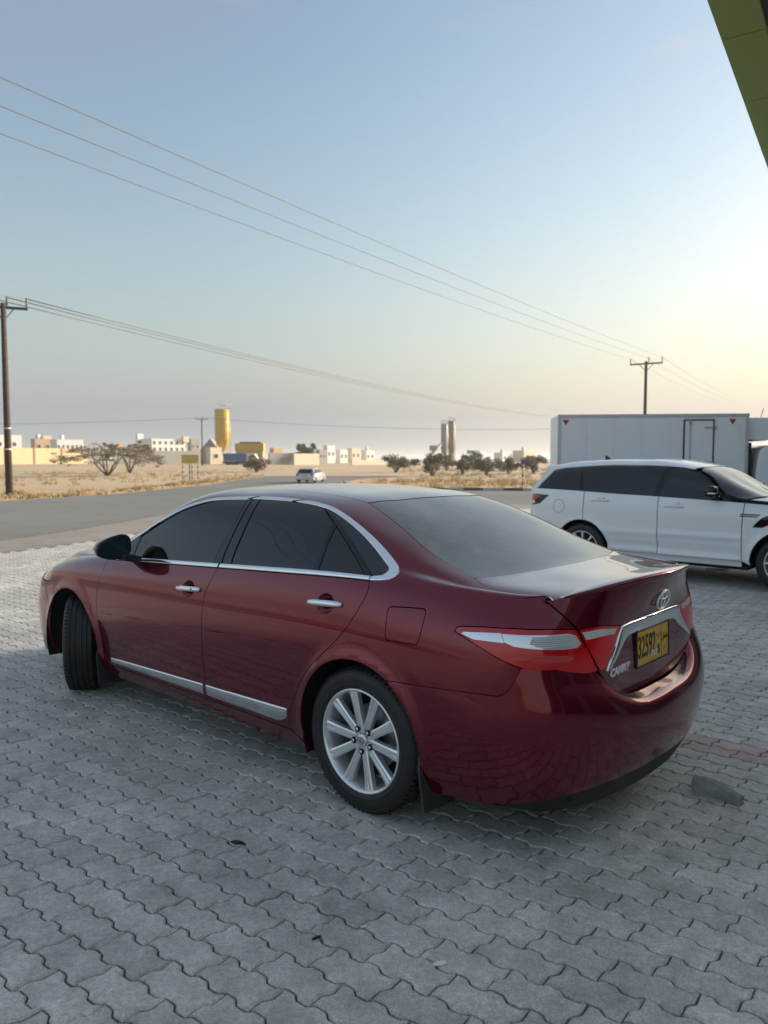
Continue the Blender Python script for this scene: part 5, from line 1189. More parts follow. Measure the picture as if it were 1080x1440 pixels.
pole((19.3, 57, 0), 8.75, R_(-32), 'utility pole rising behind the white box truck', 2.35, .15)
pole((-33.6, 142, 0), 9.0, R_(0), 'thin distant utility pole beside the yellow silo', 2.2, .14)
def wires(name, a, b, offs, axis, sag, label, group, r=.012):
    for k, o in enumerate(offs):
        ax = np.array([math.cos(axis), math.sin(axis), 0])*o
        w = tube_obj(name, catenary(np.array(a)+ax, np.array(b)+ax, sag), r, M['wire'], None, 5); tag(w, label(k), 'cable', group)
ords = ('first', 'second', 'third')
for k, (o, q) in enumerate(((1.12, (-6.65, 13.76)), (.1, (-7.19, 14.84)), (-1.12, (-7.8, 16.06)))):
    A_ = np.array([19.3+math.cos(R_(-32))*o, 57+math.sin(R_(-32))*o, 8.98]); Q_ = np.array([q[0], q[1], 8.37]); E_ = A_+(Q_-A_)*1.22
    tag(tube_obj('overhead_wire', catenary(A_, E_, .30), .011, M['wire'], None, 5), ['highest', 'middle', 'lowest'][k]+' of the three long wires crossing the upper left sky', 'cable', 'wires from the pole behind the truck')
wires('overhead_wire', (19.3, 57, 8.98), (45, 98, 8.6), (1.12, .1, -1.12), R_(-32), .35, lambda k: ['highest', 'middle', 'lowest'][k]+' wire dropping right from the pole behind the truck', 'wires right of the truck pole', .014)
wires('overhead_wire', (-16.2, 33.1, 8.45), (31, 128, 8.3), (.9, .15, -.9), R_(26), .9, lambda k: ['uppermost', 'middle', 'lowest'][k]+' wire leading right from the pole at the left edge', 'wires from the left edge pole', .022)
wires('overhead_wire', (-16.2, 33.1, 8.45), (-40, -14, 8.5), (.9, .15, -.9), R_(26), .8, lambda k: ['nearest', 'middle', 'farthest'][k]+' short wire leaving the frame left from the edge pole', 'wires leaving the left edge pole', .012)
wires('overhead_wire', (-33.6, 142, 9.1), (-110, 150, 8.8), (0,), 0, .8, lambda k: 'distant wire running left from the thin pole', None, .03)
wires('overhead_wire', (-33.6, 142, 9.1), (60, 150, 8.4), (0,), 0, 1.6, lambda k: 'distant sagging wire running right from the thin pole past the silos', None, .03)

# ---------------------------------------------------------------- vegetation
def foliage_mat(name, c1, c2):
    m = mat(name, c1, .75); nt = m.node_tree; p = nt.nodes['Principled BSDF']
    at = nt.nodes.new('ShaderNodeAttribute'); at.attribute_name = 'tone'; mx = nt.nodes.new('ShaderNodeMix'); mx.data_type = 'RGBA'
    mx.inputs[6].default_value = (*c1, 1); mx.inputs[7].default_value = (*c2, 1); nt.links.new(at.outputs['Fac'], mx.inputs[0]); nt.links.new(mx.outputs[2], p.inputs['Base Color'])
    return m
M['leaf_olive'] = foliage_mat('dusty_olive_leaves', (.12, .115, .062), (.23, .205, .125)); M['leaf_green'] = foliage_mat('green_leaves', (.06, .10, .04), (.12, .17, .07))
M['leaf_dry'] = foliage_mat('dry_leaves', (.17, .14, .09), (.28, .23, .155)); M['grass_dry'] = foliage_mat('dry_grass', (.34, .25, .12), (.46, .35, .18))
M['bark'] = mat('bark', (.10, .08, .065), .9, noise=(9, .7, (.16, .13, .11)))
def leaf_cloud(name, centres, radii, n, size, m, parent, rg, flat=.7):
    V = []; F = []; T = []
    per = max(1, n//len(centres))
    for c, r in zip(centres, radii):
        tone0 = rg.random()
        d = rg.normal(size=(per, 3)); d /= np.linalg.norm(d, axis=1)[:, None]; q = np.array(c)+d*(rg.random((per, 1))**.45)*np.array([r, r, r*flat])
        a = rg.normal(size=(per, 3)); a /= np.linalg.norm(a, axis=1)[:, None]; b = np.cross(a, rg.normal(size=(per, 3))); b /= np.maximum(np.linalg.norm(b, axis=1), 1e-6)[:, None]
        s = size*(.6+.8*rg.random((per, 1)))
        for i in range(per):
            k = len(V); V += [q[i]-a[i]*s[i], q[i]+b[i]*s[i]*.5, q[i]+a[i]*s[i], q[i]-b[i]*s[i]*.5]; F.append((k, k+1, k+2, k+3)); T.append(float(np.clip(.6*tone0+.5*rg.random(), 0, 1)))
    me = bpy.data.meshes.new(name); me.from_pydata([tuple(map(float, v)) for v in V], [], F); me.update()
    at = me.attributes.new('tone', 'FLOAT', 'FACE'); at.data.foreach_set('value', T); return link(name, me, m, parent)
def acacia(loc, h, w, label, seed, m='leaf_olive', n=2600, size=.10, name='acacia_tree', flat=.35, trunks=4, cat='tree', group=None, dome=.45):
    rg = np.random.default_rng(seed); t = empty(name, loc); tag(t, label, cat, group)
    bm = bmesh.new(); cen = []; rad = []
    for k in range(trunks):
        a = 2*math.pi*(k+rg.random()*.6)/trunks; tip = np.array([math.cos(a)*w*.22, math.sin(a)*w*.2, h*.55])
        mid_ = tip*np.array([.55, .55, .5])+rg.normal(0, .05*h, 3)*np.array([1, 1, .3])
        add_tube(bm, [(0+rg.normal(0, .05), rg.normal(0, .05), -.1), tuple(mid_), tuple(tip)], [.026*h, .019*h, .011*h], 6)
        for j in range(5):
            b = a+rg.normal(0, .7); L = w*(.18+.30*rg.random()); zz = h*(.95-dome*(np.hypot(math.cos(b)*L+tip[0], math.sin(b)*L+tip[1])/(w*.5))**2*.8+rg.normal(0, .04))
            e = np.array([tip[0]+math.cos(b)*L, tip[1]+math.sin(b)*L, max(h*.35, zz)])
            add_tube(bm, [tuple(tip), tuple((tip+e)/2+rg.normal(0, .04*h, 3)), tuple(e)], [.010*h, .006*h, .003*h], 5)
            cen.append(e); rad.append(w*(.07+.06*rg.random()))
            for q in range(3): cen.append(e+rg.normal(0, 1, 3)*np.array([w*.07, w*.07, h*.05])); rad.append(w*(.04+.05*rg.random()))
    from_bm('trunk', bm, M['bark'], t, True); leaf_cloud('crown', cen, rad, n, size, M[m], t, rg, flat); return t
def shrub(loc, h, w, label, seed, m='leaf_olive', n=3000, size=.10, group='scrub bushes beyond the road', name='bush', cat='bush'):
    rg = np.random.default_rng(seed); t = empty(name, loc); tag(t, label, cat, group); bm = bmesh.new(); cen = []; rad = []
    for k in range(7):
        a = 2*math.pi*(k+rg.random()*.7)/7; e = np.array([math.cos(a)*w*.30*rg.uniform(.5, 1), math.sin(a)*w*.28*rg.uniform(.5, 1), h*rg.uniform(.5, .75)])
        add_tube(bm, [(rg.normal(0, .06), rg.normal(0, .06), -.1), tuple(e*np.array([.4, .4, .5])), tuple(e)], [.028*h, .02*h, .006*h], 5)
    for k in range(26):
        d = rg.normal(size=3); d /= np.linalg.norm(d); r = rg.random()**.5
        c = np.array([d[0]*w*.46*r, d[1]*w*.42*r, h*.60+d[2]*h*.34*r]); c[2] -= .10*h*(np.hypot(c[0], c[1])/(w*.5))**2
        cen.append(c); rad.append(w*rg.uniform(.09, .17))
    from_bm('trunk', bm, M['bark'], t, True); leaf_cloud('crown', cen, rad, n, size, M[m], t, rg, .75); return t
def at_px(u, y, z=0): return ((u-540)/1077*y, y, z)
acacia(at_px(152, 72), 3.5, 7.4, 'wide bare-branched acacia in front of the yellow boundary wall', 3, 'leaf_dry', 6000, .075, trunks=7)
acacia(at_px(183, 84), 4.2, 4.2, 'taller acacia clump right of the bare acacia', 4, 'leaf_olive', 5000, .10, trunks=5)
shrub(at_px(361, 90), 1.9, 4.0, 'grey brown bush in front of the blue truck', 5, 'leaf_dry', 4000, .09)
t = shrub(at_px(432, 172), 5.8, 5.2, 'dense green tree beside the cream wall', 6, 'leaf_green', 4000, .25, None, 'leafy_tree', 'tree')
for u, y, h, w, lab, sd, mm in ((557, 88, 2.0, 4.2, 'left bush of the row behind the traffic island', 11, 'leaf_olive'), (607, 70, 2.1, 3.9, 'largest dark bush below the grey and tan silos', 12, 'leaf_olive'), (650, 78, 1.7, 1.9, 'small grey bush right of the largest bush', 13, 'leaf_dry'),
                          (684, 74, 1.8, 3.8, 'broad olive bush in the middle of the traffic island', 14, 'leaf_olive'), (664, 120, 3.0, 4.2, 'green tree top showing behind the island bushes', 15, 'leaf_green'), (715, 82, 1.7, 3.4, 'low olive bush near the striped post', 16, 'leaf_olive'), (750, 80, 2.1, 3.3, 'bare twiggy bush just left of the box truck', 17, 'leaf_dry'), (628, 100, 2.2, 3.0, 'pale bush at the foot of the silos', 18, 'leaf_dry')):
    shrub(at_px(u, y), h, w, lab, sd, mm)
# dry grass: tufts along the verge and on the island
def grass(name, spots, hgt, m, per=26, spread=.35):
    V = []; F = []; T = []; rg = np.random.default_rng(5)
    for x, y, k in spots:
        for i in range(per):
            a = rg.random()*6.28; r = spread*k*rg.random()**.6; px, py = x+r*math.cos(a), y+r*math.sin(a); h = hgt*k*(.5+.7*rg.random()); w = .012+.012*rg.random(); b = rg.random()*6.28; ln = rg.normal(0, .5*h, 2)
            q = len(V); V += [(px-w*math.cos(b), py-w*math.sin(b), -.02), (px+w*math.cos(b), py+w*math.sin(b), -.02), (px+ln[0], py+ln[1], h)]; F.append((q, q+1, q+2)); T.append(float(rg.random()))
    me = bpy.data.meshes.new(name); me.from_pydata(V, [], F); me.update(); me.attributes.new('tone', 'FLOAT', 'FACE').data.foreach_set('value', T)
    return tag(link(name, me, M[m]), 'dry straw coloured grass tufts on '+('the road verge' if 'verge' in name else 'the sandy ground'), 'grass', kind='stuff')
rg = np.random.default_rng(9); sp = []
ver = np.array([(-20.6, 20.1), (-14.9, 29.4), (-12.5, 35.4), (-11.2, 46.6), (-11.3, 60), (-11.4, 75)])
for i in range(170):
    k = rg.random()*5; j = min(int(k), 4); p = ver[j]+(ver[j+1]-ver[j])*(k-j); o = rg.random()**1.5*3.2; sp.append((p[0]-o, p[1]-.4*o+rg.normal(0, .2), .4+.5*rg.random()))
for u, y, s in ((24, 34.5, 1.5), (195, 41, 1.0), (243, 46, 1.3), (60, 33, .9), (290, 52, .9)): x, yy, _ = at_px(u, y); sp += [(x+rg.normal(0, .25), yy+rg.normal(0, .2), s*.55) for _ in range(14)]
for i in range(420):
    sp.append((rg.uniform(-1.4, 22), rg.uniform(39.5, 57.5), .5+.6*rg.random()))
for i in range(500): sp.append((rg.uniform(-45, -14), rg.uniform(45, 120), .5+.6*rg.random()))
for i in range(500): sp.append((rg.uniform(2, 40), rg.uniform(60, 120), .6+.8*rg.random()))
grass('dry_grass', sp, .26, 'grass_dry')

# ---------------------------------------------------------------- far buildings
M['wall_yellow'] = mat('yellow_wall', (.74, .57, .33), .85, noise=(.4, .5, (.66, .50, .28))); M['wall_cream'] = mat('cream_wall', (.66, .56, .40), .85, noise=(.5, .5, (.58, .48, .33)))
M['wall_white'] = mat('white_wall', (.72, .70, .66), .8, noise=(.5, .5, (.62, .60, .56))); M['wall_grey'] = mat('grey_block_wall', (.30, .29, .27), .9, noise=(.6, .6, (.24, .23, .21)))
M['wall_tan'] = mat('tan_wall', (.50, .36, .21), .85, noise=(.5, .5, (.42, .30, .18))); M['dark_pane'] = mat('dark_window', (.05, .06, .07), .2)
M['silo_yellow'] = mat('silo_yellow', (.56, .36, .03), .5, noise=(.5, .6, (.44, .28, .03))); M['silo_grey'] = mat('silo_grey', (.24, .24, .235), .5, noise=(.5, .5, (.18, .18, .175)))
M['silo_tan'] = mat('silo_tan', (.22, .18, .11), .55, noise=(.5, .5, (.16, .13, .08)))
def building(name, u0, u1, v0, v1, y, depth, m, label, cat='building', win=0, parapet=True, rows=1, group=None, rot=46):
    """block whose front spans pixel columns u0..u1 and pixel rows v0 (roof) .. v1 (base) when seen at distance y"""
    x0, x1 = (u0-540)/1077*y, (u1-540)/1077*y; z1 = 1.6+(645-v0)*y/1077; z0 = 1.6+(645-v1)*y/1077 if v1 < 645 else -.1
    b = empty(name, ((x0+x1)/2, y, 0), R_(rot)); tag(b, label, cat, group); w = x1-x0
    if depth < 1: w = w/math.cos(R_(rot))
    else: depth = w*.55; w = w/(math.cos(R_(rot))+.55*math.sin(R_(rot)))
    box_obj('wall', (0, depth/2, (z0+z1)/2), (w, depth, z1-z0), M[m], b, bev=.05)
    if parapet: box_obj('roof', (0, depth/2, z1+.06), (w*1.02, depth*1.02, .14), M[m], b, bev=.03)
    if depth > 2.5 and parapet and (int(u0) % 3):
        tk_ = lathe('water_tank', [(0, 1.3), (.5, 1.25), (.62, 1.1), (.62, 0)], M['wall_white'], b, 14, 'z', loc=(w*.22*(1 if int(u0) % 2 else -1), depth*.4, z1+.1))
    if win:
        for r in range(rows):
            for k in range(win):
                x = -w/2+w*(k+.5)/win; z = z0+(z1-z0)*(.55 if rows == 1 else (.28+.46*r)); ww = min(1.2, w/win*.4)
                f = box_obj('window', (x, -.03, z), (ww, .12, min(1.3, (z1-z0)*.26)), M['wall_white'], b); box_obj('pane', (0, -.045, 0), (ww*.8, .06, min(1.3, (z1-z0)*.26)*.82), M['dark_pane'], f)
    return b
bw = empty('boundary_wall', at_px(125, 205), R_(50)); tag(bw, 'long yellow boundary wall at the far left behind the acacia', 'wall')
for k in range(8):
    x0, x1 = -k*7.2-7.2, -k*7.2
    box_obj('wall_panel', ((x0+x1)/2, 0, 2.1), (x1-x0-.25, .3, 4.3), M['wall_yellow'], bw, bev=.04); box_obj('pilaster', (x0, -.05, 2.2), (.45, .5, 4.5), M['wall_tan'], bw, bev=.04)
building('house', -30, 34, 612, 640, 225, 8, 'wall_white', 'white flat roofed house behind the left end of the yellow wall', win=3)
building('house', 50, 76, 618, 640, 215, 8, 'wall_tan', 'tan house rising above the yellow wall', win=2)
building('roof_room', 62, 75, 613, 619, 216, 4, 'wall_cream', 'small pale roof room on top of the tan house', parapet=False)
building('house', 80, 121, 619, 640, 212, 9, 'wall_white', 'long low white house with a row of windows behind the yellow wall', win=6)
building('house', 160, 178, 624, 640, 230, 8, 'wall_tan', 'brown house showing through the acacia branches', win=1)
building('apartment_block', 210, 267, 618, 637, 218, 10, 'wall_white', 'white two storey block with small windows behind the grey wall', win=6, rows=2)
building('stair_tower', 194, 204, 611, 636, 219, 4, 'wall_white', 'white stair tower left of the two storey block', win=1)
building('stair_tower', 258, 268, 614, 622, 221, 4, 'wall_cream', 'pale stair tower on the right end of the two storey block', parapet=False)
building('house', 268, 284, 618, 640, 240, 8, 'wall_grey', 'grey distant house right of the white block', win=2)
gw = building('boundary_wall', 186, 290, 634, 652, 195, .4, 'wall_grey', 'grey block boundary wall left of the thin pole', 'wall', parapet=False)
building('store', 294, 315, 630, 651, 178, 6, 'wall_cream', 'small cream store at the foot of the yellow silo', win=1)
building('boundary_wall', 382, 416, 637, 654, 168, .4, 'wall_grey', 'shaded face of the cream wall beside the blue truck, its shade painted grey', 'wall', parapet=False)  # grey colour paints the shaded face of the cream wall next to it
building('boundary_wall', 416, 448, 638, 654, 166, .4, 'wall_cream', 'sunlit cream wall below the green tree', 'wall', parapet=False)
building('house', 383, 400, 630, 638, 185, 6, 'wall_tan', 'tan flat roof showing over the grey wall', parapet=False)
for i, (u0, u1, v0, mm, lab) in enumerate(((447, 462, 633, 'wall_grey', 'grey distant shed right of the green tree'), (458, 474, 627, 'wall_white', 'pale distant house with a water tank, middle of the horizon'), (476, 492, 633, 'wall_white', 'white distant house left of the cream horizon building'), (492, 510, 631, 'wall_cream', 'cream distant building above the low cream wall'), (512, 530, 634, 'wall_white', 'white distant house near the left bush'), (700, 726, 637, 'wall_white', 'white distant building behind the island bushes'), (728, 762, 634, 'wall_cream', 'cream distant building left of the box truck'))):
    building('house', u0, u1, v0, 650, 260+i*6, 9, mm, lab, win=2)
building('boundary_wall', 496, 543, 647, 656, 180, .4, 'wall_cream', 'low cream wall at the end of the road', 'wall', parapet=False)
# silos
def silo(u, y, w, v0, v1, m, label, group=None, cone=True):
    s = empty('silo', at_px(u, y)); tag(s, label, 'silo', group); z1 = 1.6+(645-v0)*y/1077; r = w*y/1077/2; zc = 1.6+(645-v1)*y/1077; zb = zc-r*1.7
    lathe('barrel', [(0, z1+.12), (r*.9, z1+.1), (r, z1-.05), (r, zc), (r*.2, zb), (0, zb)], M[m], s, 32, 'z')
    for z in np.linspace(zc, z1-.3, 5): lathe('band', [(r*1.0, z-.08), (r*1.03, z-.06), (r*1.03, z+.06), (r*1.0, z+.08)], M[m], s, 32, 'z')
    for k in range(4):
        a = math.pi/4+math.pi/2*k; tube_obj('leg', [(r*.92*math.cos(a), r*.92*math.sin(a), -.1), (r*.92*math.cos(a), r*.92*math.sin(a), zc+.2)], .12, M[m], s, 6)
    for k in range(10):
        a = 2*math.pi*k/10; tube_obj('rail_post', [(r*.95*math.cos(a), r*.95*math.sin(a), z1), (r*.95*math.cos(a), r*.95*math.sin(a), z1+1.0)], .04, M['steel'], s, 4)
    lathe('top_rail', [(r*.93, z1+.97), (r*.97, z1+.97), (r*.97, z1+1.03), (r*.93, z1+1.03)], M['steel'], s, 24, 'z', closed=True)
    tube_obj('ladder', [(r*1.06, -r*.2, 0), (r*1.06, -r*.2, z1+.9)], .08, M['steel'], s, 5); return s
silo(314, 182, 21, 577, 618, 'silo_yellow', 'tall yellow cement silo standing beside the cream store')
silo(624.5, 205, 9.5, 597, 632, 'silo_grey', 'grey left silo of the far pair', 'far batching plant silos')
silo(634.5, 207, 9.5, 593, 632, 'silo_tan', 'tan right silo of the far pair', 'far batching plant silos')
# conveyor at the far plant, spoil heap, machinery yard
cv = empty('conveyor', at_px(612, 203)); tag(cv, 'dark sloping conveyor leaning against the grey silo', 'conveyor')
tube_obj('boom', [(-3.2, 0, .6), (1.4, 0, 5.4)], .45, M['steel'], cv, 4); tube_obj('support', [(-.4, 0, 0), (-.2, 0, 3.6)], .14, M['steel'], cv, 5); box_obj('hopper', (-.6, 0, 4.4), (1.8, 2, 1.4), M['wall_grey'], cv, bev=.2)
hp2 = empty('hopper_tower', at_px(297, 186)); tag(hp2, 'grey peaked hopper left of the yellow silo', 'hopper')
prism('hopper_roof', [(-2.3, 3.6), (2.4, 3.6), (1.0, 5.4), (.3, 6.4), (-.5, 5.6)], -1.5, 1.5, M['wall_grey'], hp2, 'y'); box_obj('hopper_body', (0, 0, 1.8), (4.2, 2.8, 3.7), M['wall_grey'], hp2)
ct = empty('skip_container', at_px(351, 176)); tag(ct, 'yellow container stacked behind the blue truck', 'container')
box_obj('shell', (0, 1.2, 4.2), (6.6, 2.4, 1.8), M['silo_yellow'], ct, bev=.06)
for k in range(9): box_obj('rib', (-3.1+k*.77, -.03, 4.2), (.12, .08, 1.7), M['silo_yellow'], ct)
box_obj('stack_base', (0, 1.3, 1.6), (6.2, 2.2, 3.4), M['wall_tan'], ct, bev=.05)
box_obj('load', (.2, 1.2, 5.25), (5, 2, .4), M['bark'], ct, bev=.15)
M['truck_blue'] = mat('truck_blue', (.03, .10, .25), .45, noise=(1, .5, (.05, .14, .28)))
bt = empty('tipper_truck', at_px(335, 160)); tag(bt, 'blue tipper truck parked below the yellow container', 'truck')
prism('tipper_body', [(-3.0, 1.1), (1.3, 1.1), (1.7, 2.7), (-3.2, 2.7)], 0, 2.3, M['truck_blue'], bt, 'y', bev=.05)
prism('cab', [(1.9, .7), (4.0, .7), (4.0, 1.7), (3.5, 2.6), (1.9, 2.6)], 0, 2.3, M['wall_white'], bt, 'y', bev=.08); box_obj('cab_window', (3.0, -.02, 2.1), (1.0, .06, .6), M['dark_pane'], bt)
box_obj('chassis', (.3, 1.1, .8), (7, 1.6, .5), M['seal'], bt)
for x in (-2, -.8, 2.9):
    for y in (.1, 2.2): lathe('wheel', [(0, -.15), (.5, -.15), (.52, 0), (.5, .15), (0, .15)], M['rubber'], bt, 20, loc=(x, y, .52))
# road sign on striped posts
sg = empty('road_sign', at_px(268, 47.9), R_(6)); tag(sg, 'yellow board on black and white striped posts beside the road', 'sign')
box_obj('board', (0, 0, 1.58), (1.05, .04, .54), mat('sign_yellow', (.60, .44, .10), .6, noise=(3, .6, (.50, .36, .09))), sg, bev=.008)
for x in (-.46, -.05, .10, .46):
    for k in range(8): tube_obj('post_band', [(x, .05, .17*k-.02), (x, .05, .17*k+.15)], .035, M['kerb_white'] if k % 2 else M['kerb_black'], sg, 8)
sp_ = empty('marker_post', at_px(735, 40.5)); tag(sp_, 'red and white marker post on the traffic island', 'post')
for k in range(6): tube_obj('post_band', [(0, 0, .22*k-.02), (0, 0, .22*k+.2)], .05, (M['kerb_white'], mat('post_red', (.4, .08, .06), .6))[k % 2], sp_, 8)
box_obj('cap', (0, 0, 1.42), (.16, .06, .22), M['truck_blue'], sp_, bev=.02)
# silver car on the road, seen from behind
def far_car(loc, rz, m, label):
    c = empty('hatchback', loc, rz); c.scale = (.78, .78, .66); tag(c, label, 'car')
    prof = [(-1.95, .30), (-2.02, .55), (-1.98, .82), (-1.90, .95), (-1.55, 1.38), (-1.2, 1.47), (-.2, 1.49), (.35, 1.40), (.95, 1.0), (1.75, .86), (2.0, .66), (2.02, .35), (1.9, .25), (-1.85, .25)]
    bm = bmesh.new(); rows_ = []
    for y in (-.80, -.74, -.55, 0, .55, .74, .80):
        ring = []
        for x, z in prof:
            k = 0 if abs(y) < .6 else (1 if abs(y) > .78 else .4); zz = z if z < .97 else .97+(z-.97)*(1-.0*k); yy = y*(1-.20*max(0, (z-.95)/.5)); ring.append(bm.verts.new((x*(1-.03*k), yy, zz-(.05*k if z > 1.3 else 0))))
        rows_.append(ring)
    n = len(prof)
    for a, b in zip(rows_, rows_[1:]):
        for i in range(n): bm.faces.new((a[i], a[(i+1) % n], b[(i+1) % n], b[i]))
    bm.faces.new(rows_[0]); bm.faces.new(rows_[-1][::-1]); bmesh.ops.recalc_face_normals(bm, faces=bm.faces); bmesh.ops.triangulate(bm, faces=[f for f in bm.faces if len(f.verts) > 4])
    from_bm('body', bm, m, c, False)
    pymesh('rear_window', [(-1.90, -.62, .99), (-1.90, .62, .99), (-1.60, .56, 1.36), (-1.60, -.56, 1.36)], [(0, 1, 2, 3)], M['glass'], c).location = (-.025, 0, .01)
    for sgn in (-1, 1):
        pymesh('side_window', [(-1.45, sgn*.775, 1.0), (.75, sgn*.775, 1.0), (.25, sgn*.665, 1.36), (-1.2, sgn*.665, 1.38)], [(0, 1, 2, 3)], M['glass'], c).location = (0, sgn*.03, 0)
        box_obj('tail_lamp', (-1.99, sgn*.62, .82), (.06, .22, .18), M['lens_red'], c, bev=.01)
        box_obj('headlamp', (1.93, sgn*.6, .72), (.12, .26, .14), M['lens_clear'], c, bev=.01)
        for x in (-1.25, 1.25): lathe('wheel', [(0, -.09), (.27, -.1), (.31, -.07), (.31, .07), (.27, .1), (0, .09)], M['rubber'], c, 20, loc=(x, sgn*.72, .31))
    box_obj('rear_bumper', (-2.0, 0, .42), (.12, 1.5, .22), m, c, bev=.03); box_obj('number_plate', (-2.03, 0, .70), (.02, .5, .12), M['plate_yellow'], c)
    return c
far_car((-4.95, 52.0, 0), R_(80), M['silver_paint'], 'silver hatchback driving away along the road')
# ---------------------------------------------------------------- filling-station canopy overhead on the right
M['acm_green'] = mat('green_cladding', (.30, .37, .07), .35, noise=(.8, .4, (.26, .33, .06)), spec=.4)
M['acm_dark'] = mat('navy_cladding', (.012, .016, .028), .3)
ce = np.array([2.36, 5.77]); cd = np.array([1.89, 2.97]); cd = cd/np.linalg.norm(cd); cn = np.array([cd[1], -cd[0]])   # along the edge, to the right
CZ = 4.90; yaw = math.atan2(cd[1], cd[0])
canopy = empty('canopy', (ce[0], ce[1], 0), yaw); tag(canopy, 'green clad canopy edge overhead in the top right corner', 'canopy')
# local x along the edge, local y to the LEFT of it (so the canopy lies at y < 0)
L0, L1, GW = -4.4, 4.2, .295
k = 0
x = -4.38
while x < L1:
    x2 = min(x+1.25, L1)
    o = box_obj('soffit_panel', ((x+x2)/2, -GW/2, CZ+.02), (x2-x-.012, GW, .04), M['acm_green'], canopy, bev=.004)
    box_obj('fascia_panel', ((x+x2)/2, .012, CZ+.42), (x2-x-.012, .04, .80), M['acm_green'], canopy, bev=.004); x = x2
box_obj('soffit', ((L0+L1)/2, -GW-.60, CZ+.07), (L1-L0, 1.2, .06), M['acm_dark'], canopy)
box_obj('roof_deck', ((L0+L1)/2, -.75, CZ+.86), (L1-L0, 1.5, .06), M['acm_dark'], canopy)
box_obj('back_fascia', ((L0+L1)/2, -1.5, CZ+.42), (L1-L0, .05, .82), M['acm_green'], canopy)
for xx in (L0, L1): box_obj('end_fascia', (xx, -.75, CZ+.42), (.05, 1.5, .82), M['acm_green'], canopy)
for xx in (-3.2, .0, 3.2): box_obj('beam', (xx, -4.0, CZ+.40), (.16, 5.2, .30), M['acm_dark'], canopy, bev=.01)
# ---------------------------------------------------------------- unseen station building on the right, placed and sized to shade the forecourt
shop = empty('unseen_station', (7.5, 0, 0)); tag(shop, 'unseen green and grey filling station building, placed on the right to shade the forecourt', 'building')
fx = lambda y: .273*y
prism('wall', [(fx(-9), -9), (fx(22), 22), (20, 22), (20, -9)], -.05, 3.7, M['wall_grey'], shop)
prism('roof_fascia', [(fx(-9)-.25, -9.2), (fx(22)-.25, 22.2), (20.2, 22.2), (20.2, -9.2)], 3.7, 4.4, M['acm_green'], shop, bev=.03)
fa = math.atan2(1, .273)
for k in range(7):
    y = -7+k*4.2; f_ = box_obj('shop_window', (fx(y)-.05, y, 1.45), (3.4, .14, 2.3), M['acm_dark'], shop, (0, 0, fa), bev=.02); box_obj('pane', (0, .06, 0), (3.2, .06, 2.1), M['glass'], f_)
# ---------------------------------------------------------------- loose things on the paving
M['concrete'] = mat('broken_concrete', (.33, .33, .31), .9, noise=(14, .8, (.20, .20, .19)), bump=(40, .5))
rg = np.random.default_rng(21); bm = bmesh.new(); nseg = 9; rings = []
for i in range(nseg):
    u = i/(nseg-1); ring = []
    w = .044*(1-.25*u)*(1 if 0 < i < nseg-1 else .82); h = .070*(1-.30*u+.1*math.sin(5*u))
    for a, b in ((-1, 0), (-1.02, .55), (-.75, .98), (-.2, 1.05), (.4, 1.0), (.9, .7), (1.02, .25), (.95, 0)):
        ring.append(bm.verts.new((u*.225-.11+rg.normal(0, .004), a*w+rg.normal(0, .004)+.012*math.sin(u*4), max(0, b*h+(rg.normal(0, .004) if b else 0)))))
    rings.append(ring)
for a, b in zip(rings, rings[1:]):
    for i in range(8): bm.faces.new((a[i], a[(i+1) % 8], b[(i+1) % 8], b[i]))
bm.faces.new(rings[0][::-1]); bm.faces.new(rings[-1]); bmesh.ops.recalc_face_normals(bm, faces=bm.faces)
bmesh.ops.triangulate(bm, faces=bm.faces[:])
rk = from_bm('concrete_chunk', bm, M['concrete'], None, False, (1.585, 3.53, .0), (0, 0, R_(-46))); tag(rk, 'broken grey concrete chunk lying on the pavers behind the sedan', 'chunk')
def scrap(name, loc, pts, m, label, cat, rz=0, th=.003):
    o = prism(name, pts, 0, th, m, None, 'z', (loc[0], loc[1], .0015), (R_(3), R_(-2), rz)); tag(o, label, cat); return o
def gpt(u, v):
    a, b = (u-540)/1077, (720-v)/1077; cp, s_ = math.cos(.06958), math.sin(.06958); dx, dy, dz = a, cp+b*s_, -s_+b*cp; t = -1.6/dz; return (dx*t, dy*t)
M['paper'] = mat('white_scrap', (.75, .74, .72), .8); M['leaf_dark'] = mat('dead_leaf', (.03, .022, .018), .7)
scrap('paper_scrap', gpt(619, 1356), [(-.022, -.006), (.0, -.010), (.020, -.004), (.018, .007), (-.006, .010), (-.024, .004)], M['paper'], 'small white paper scrap on the pavers near the bottom', 'litter', R_(10))
scrap('paper_scrap', gpt(511, 1304), [(-.010, -.003), (.012, -.004), (.010, .004), (-.009, .003)], M['paper'], 'tiny white flake on a paver left of the paper scrap', 'litter', R_(5))
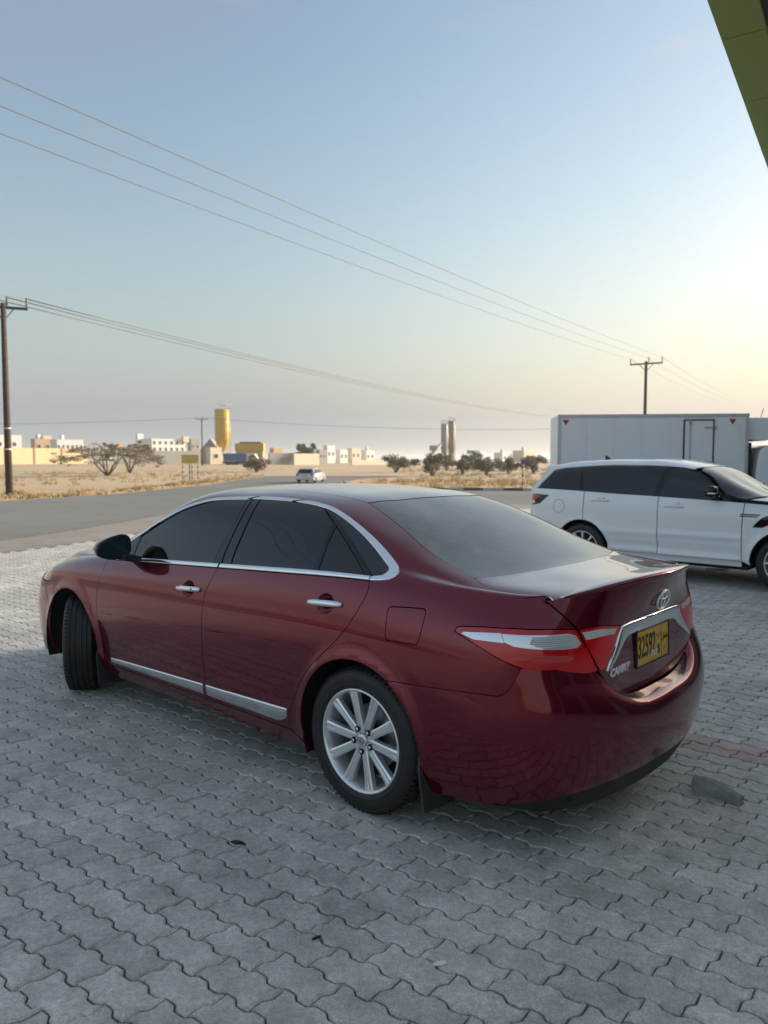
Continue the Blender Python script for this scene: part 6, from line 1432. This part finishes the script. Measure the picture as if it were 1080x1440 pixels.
scrap('leaf', gpt(336, 1186), [(-.038, -.004), (-.01, -.013), (.018, -.007), (.040, -.012), (.024, .002), (.002, .010), (-.024, .008)], M['leaf_dark'], 'dark dead leaf on the pavers in front of the rear wheel', 'leaf', R_(-18), .006)
scrap('leaf', gpt(445, 1320), [(-.016, -.003), (.015, -.004), (.016, .004), (-.014, .004)], M['leaf_dark'], 'small dark twig scrap on the pavers at the bottom', 'leaf', R_(30), .005)
scrap('paper_scrap', gpt(1008, 801), [(-.16, -.05), (.12, -.07), (.18, .03), (-.05, .07)], M['paper'], 'crumpled pale litter lying in the shade beside the SUV', 'litter', R_(-20), .03)
V = []; F = []; rg = np.random.default_rng(33)
sel = np.nonzero(dep < 6)[0]
for i in range(520):
    j = int(rg.choice(sel)); u_ = rg.random()*PL-PL/2; e = rg.random() < .7
    q = ctr[j]+PU*(u_ if e else PL/2)+PV*(-PW/2+wave(u_+PL/2)+rg.normal(0, .003) if e else (rg.random()-.5)*PW); s_ = .0011+.0016*rg.random(); b = len(V)
    for dx, dy, dz in ((-1, -.6, 0), (1, -.5, 0), (0, 1, 0), (0, 0, 1.3)): V.append((q[0]+dx*s_, q[1]+dy*s_, -.004+dz*s_+rg.random()*.003))
    F += [(b, b+1, b+3), (b+1, b+2, b+3), (b+2, b, b+3)]
tag(pymesh('grit', V, F, M['paper']), 'white grit scattered in the paver joints', 'grit', kind='stuff')
# ---------------------------------------------------------------- dusty air: thin even haze round the whole scene
hm = bpy.data.materials.new('haze'); hm.use_nodes = True; hn = hm.node_tree; hn.nodes.clear()
hv = hn.nodes.new('ShaderNodeVolumePrincipled'); hv.inputs['Color'].default_value = (.92, .92, .92, 1); hv.inputs['Density'].default_value = .0005; hv.inputs['Anisotropy'].default_value = .3
ho = hn.nodes.new('ShaderNodeOutputMaterial'); hn.links.new(hv.outputs[0], ho.inputs['Volume'])
hb = box_obj('haze', (0, 1800, 8.5), (5300, 5000, 19.6), hm); tag(hb, 'thin pale dust haze over the whole plain', 'haze', kind='stuff')
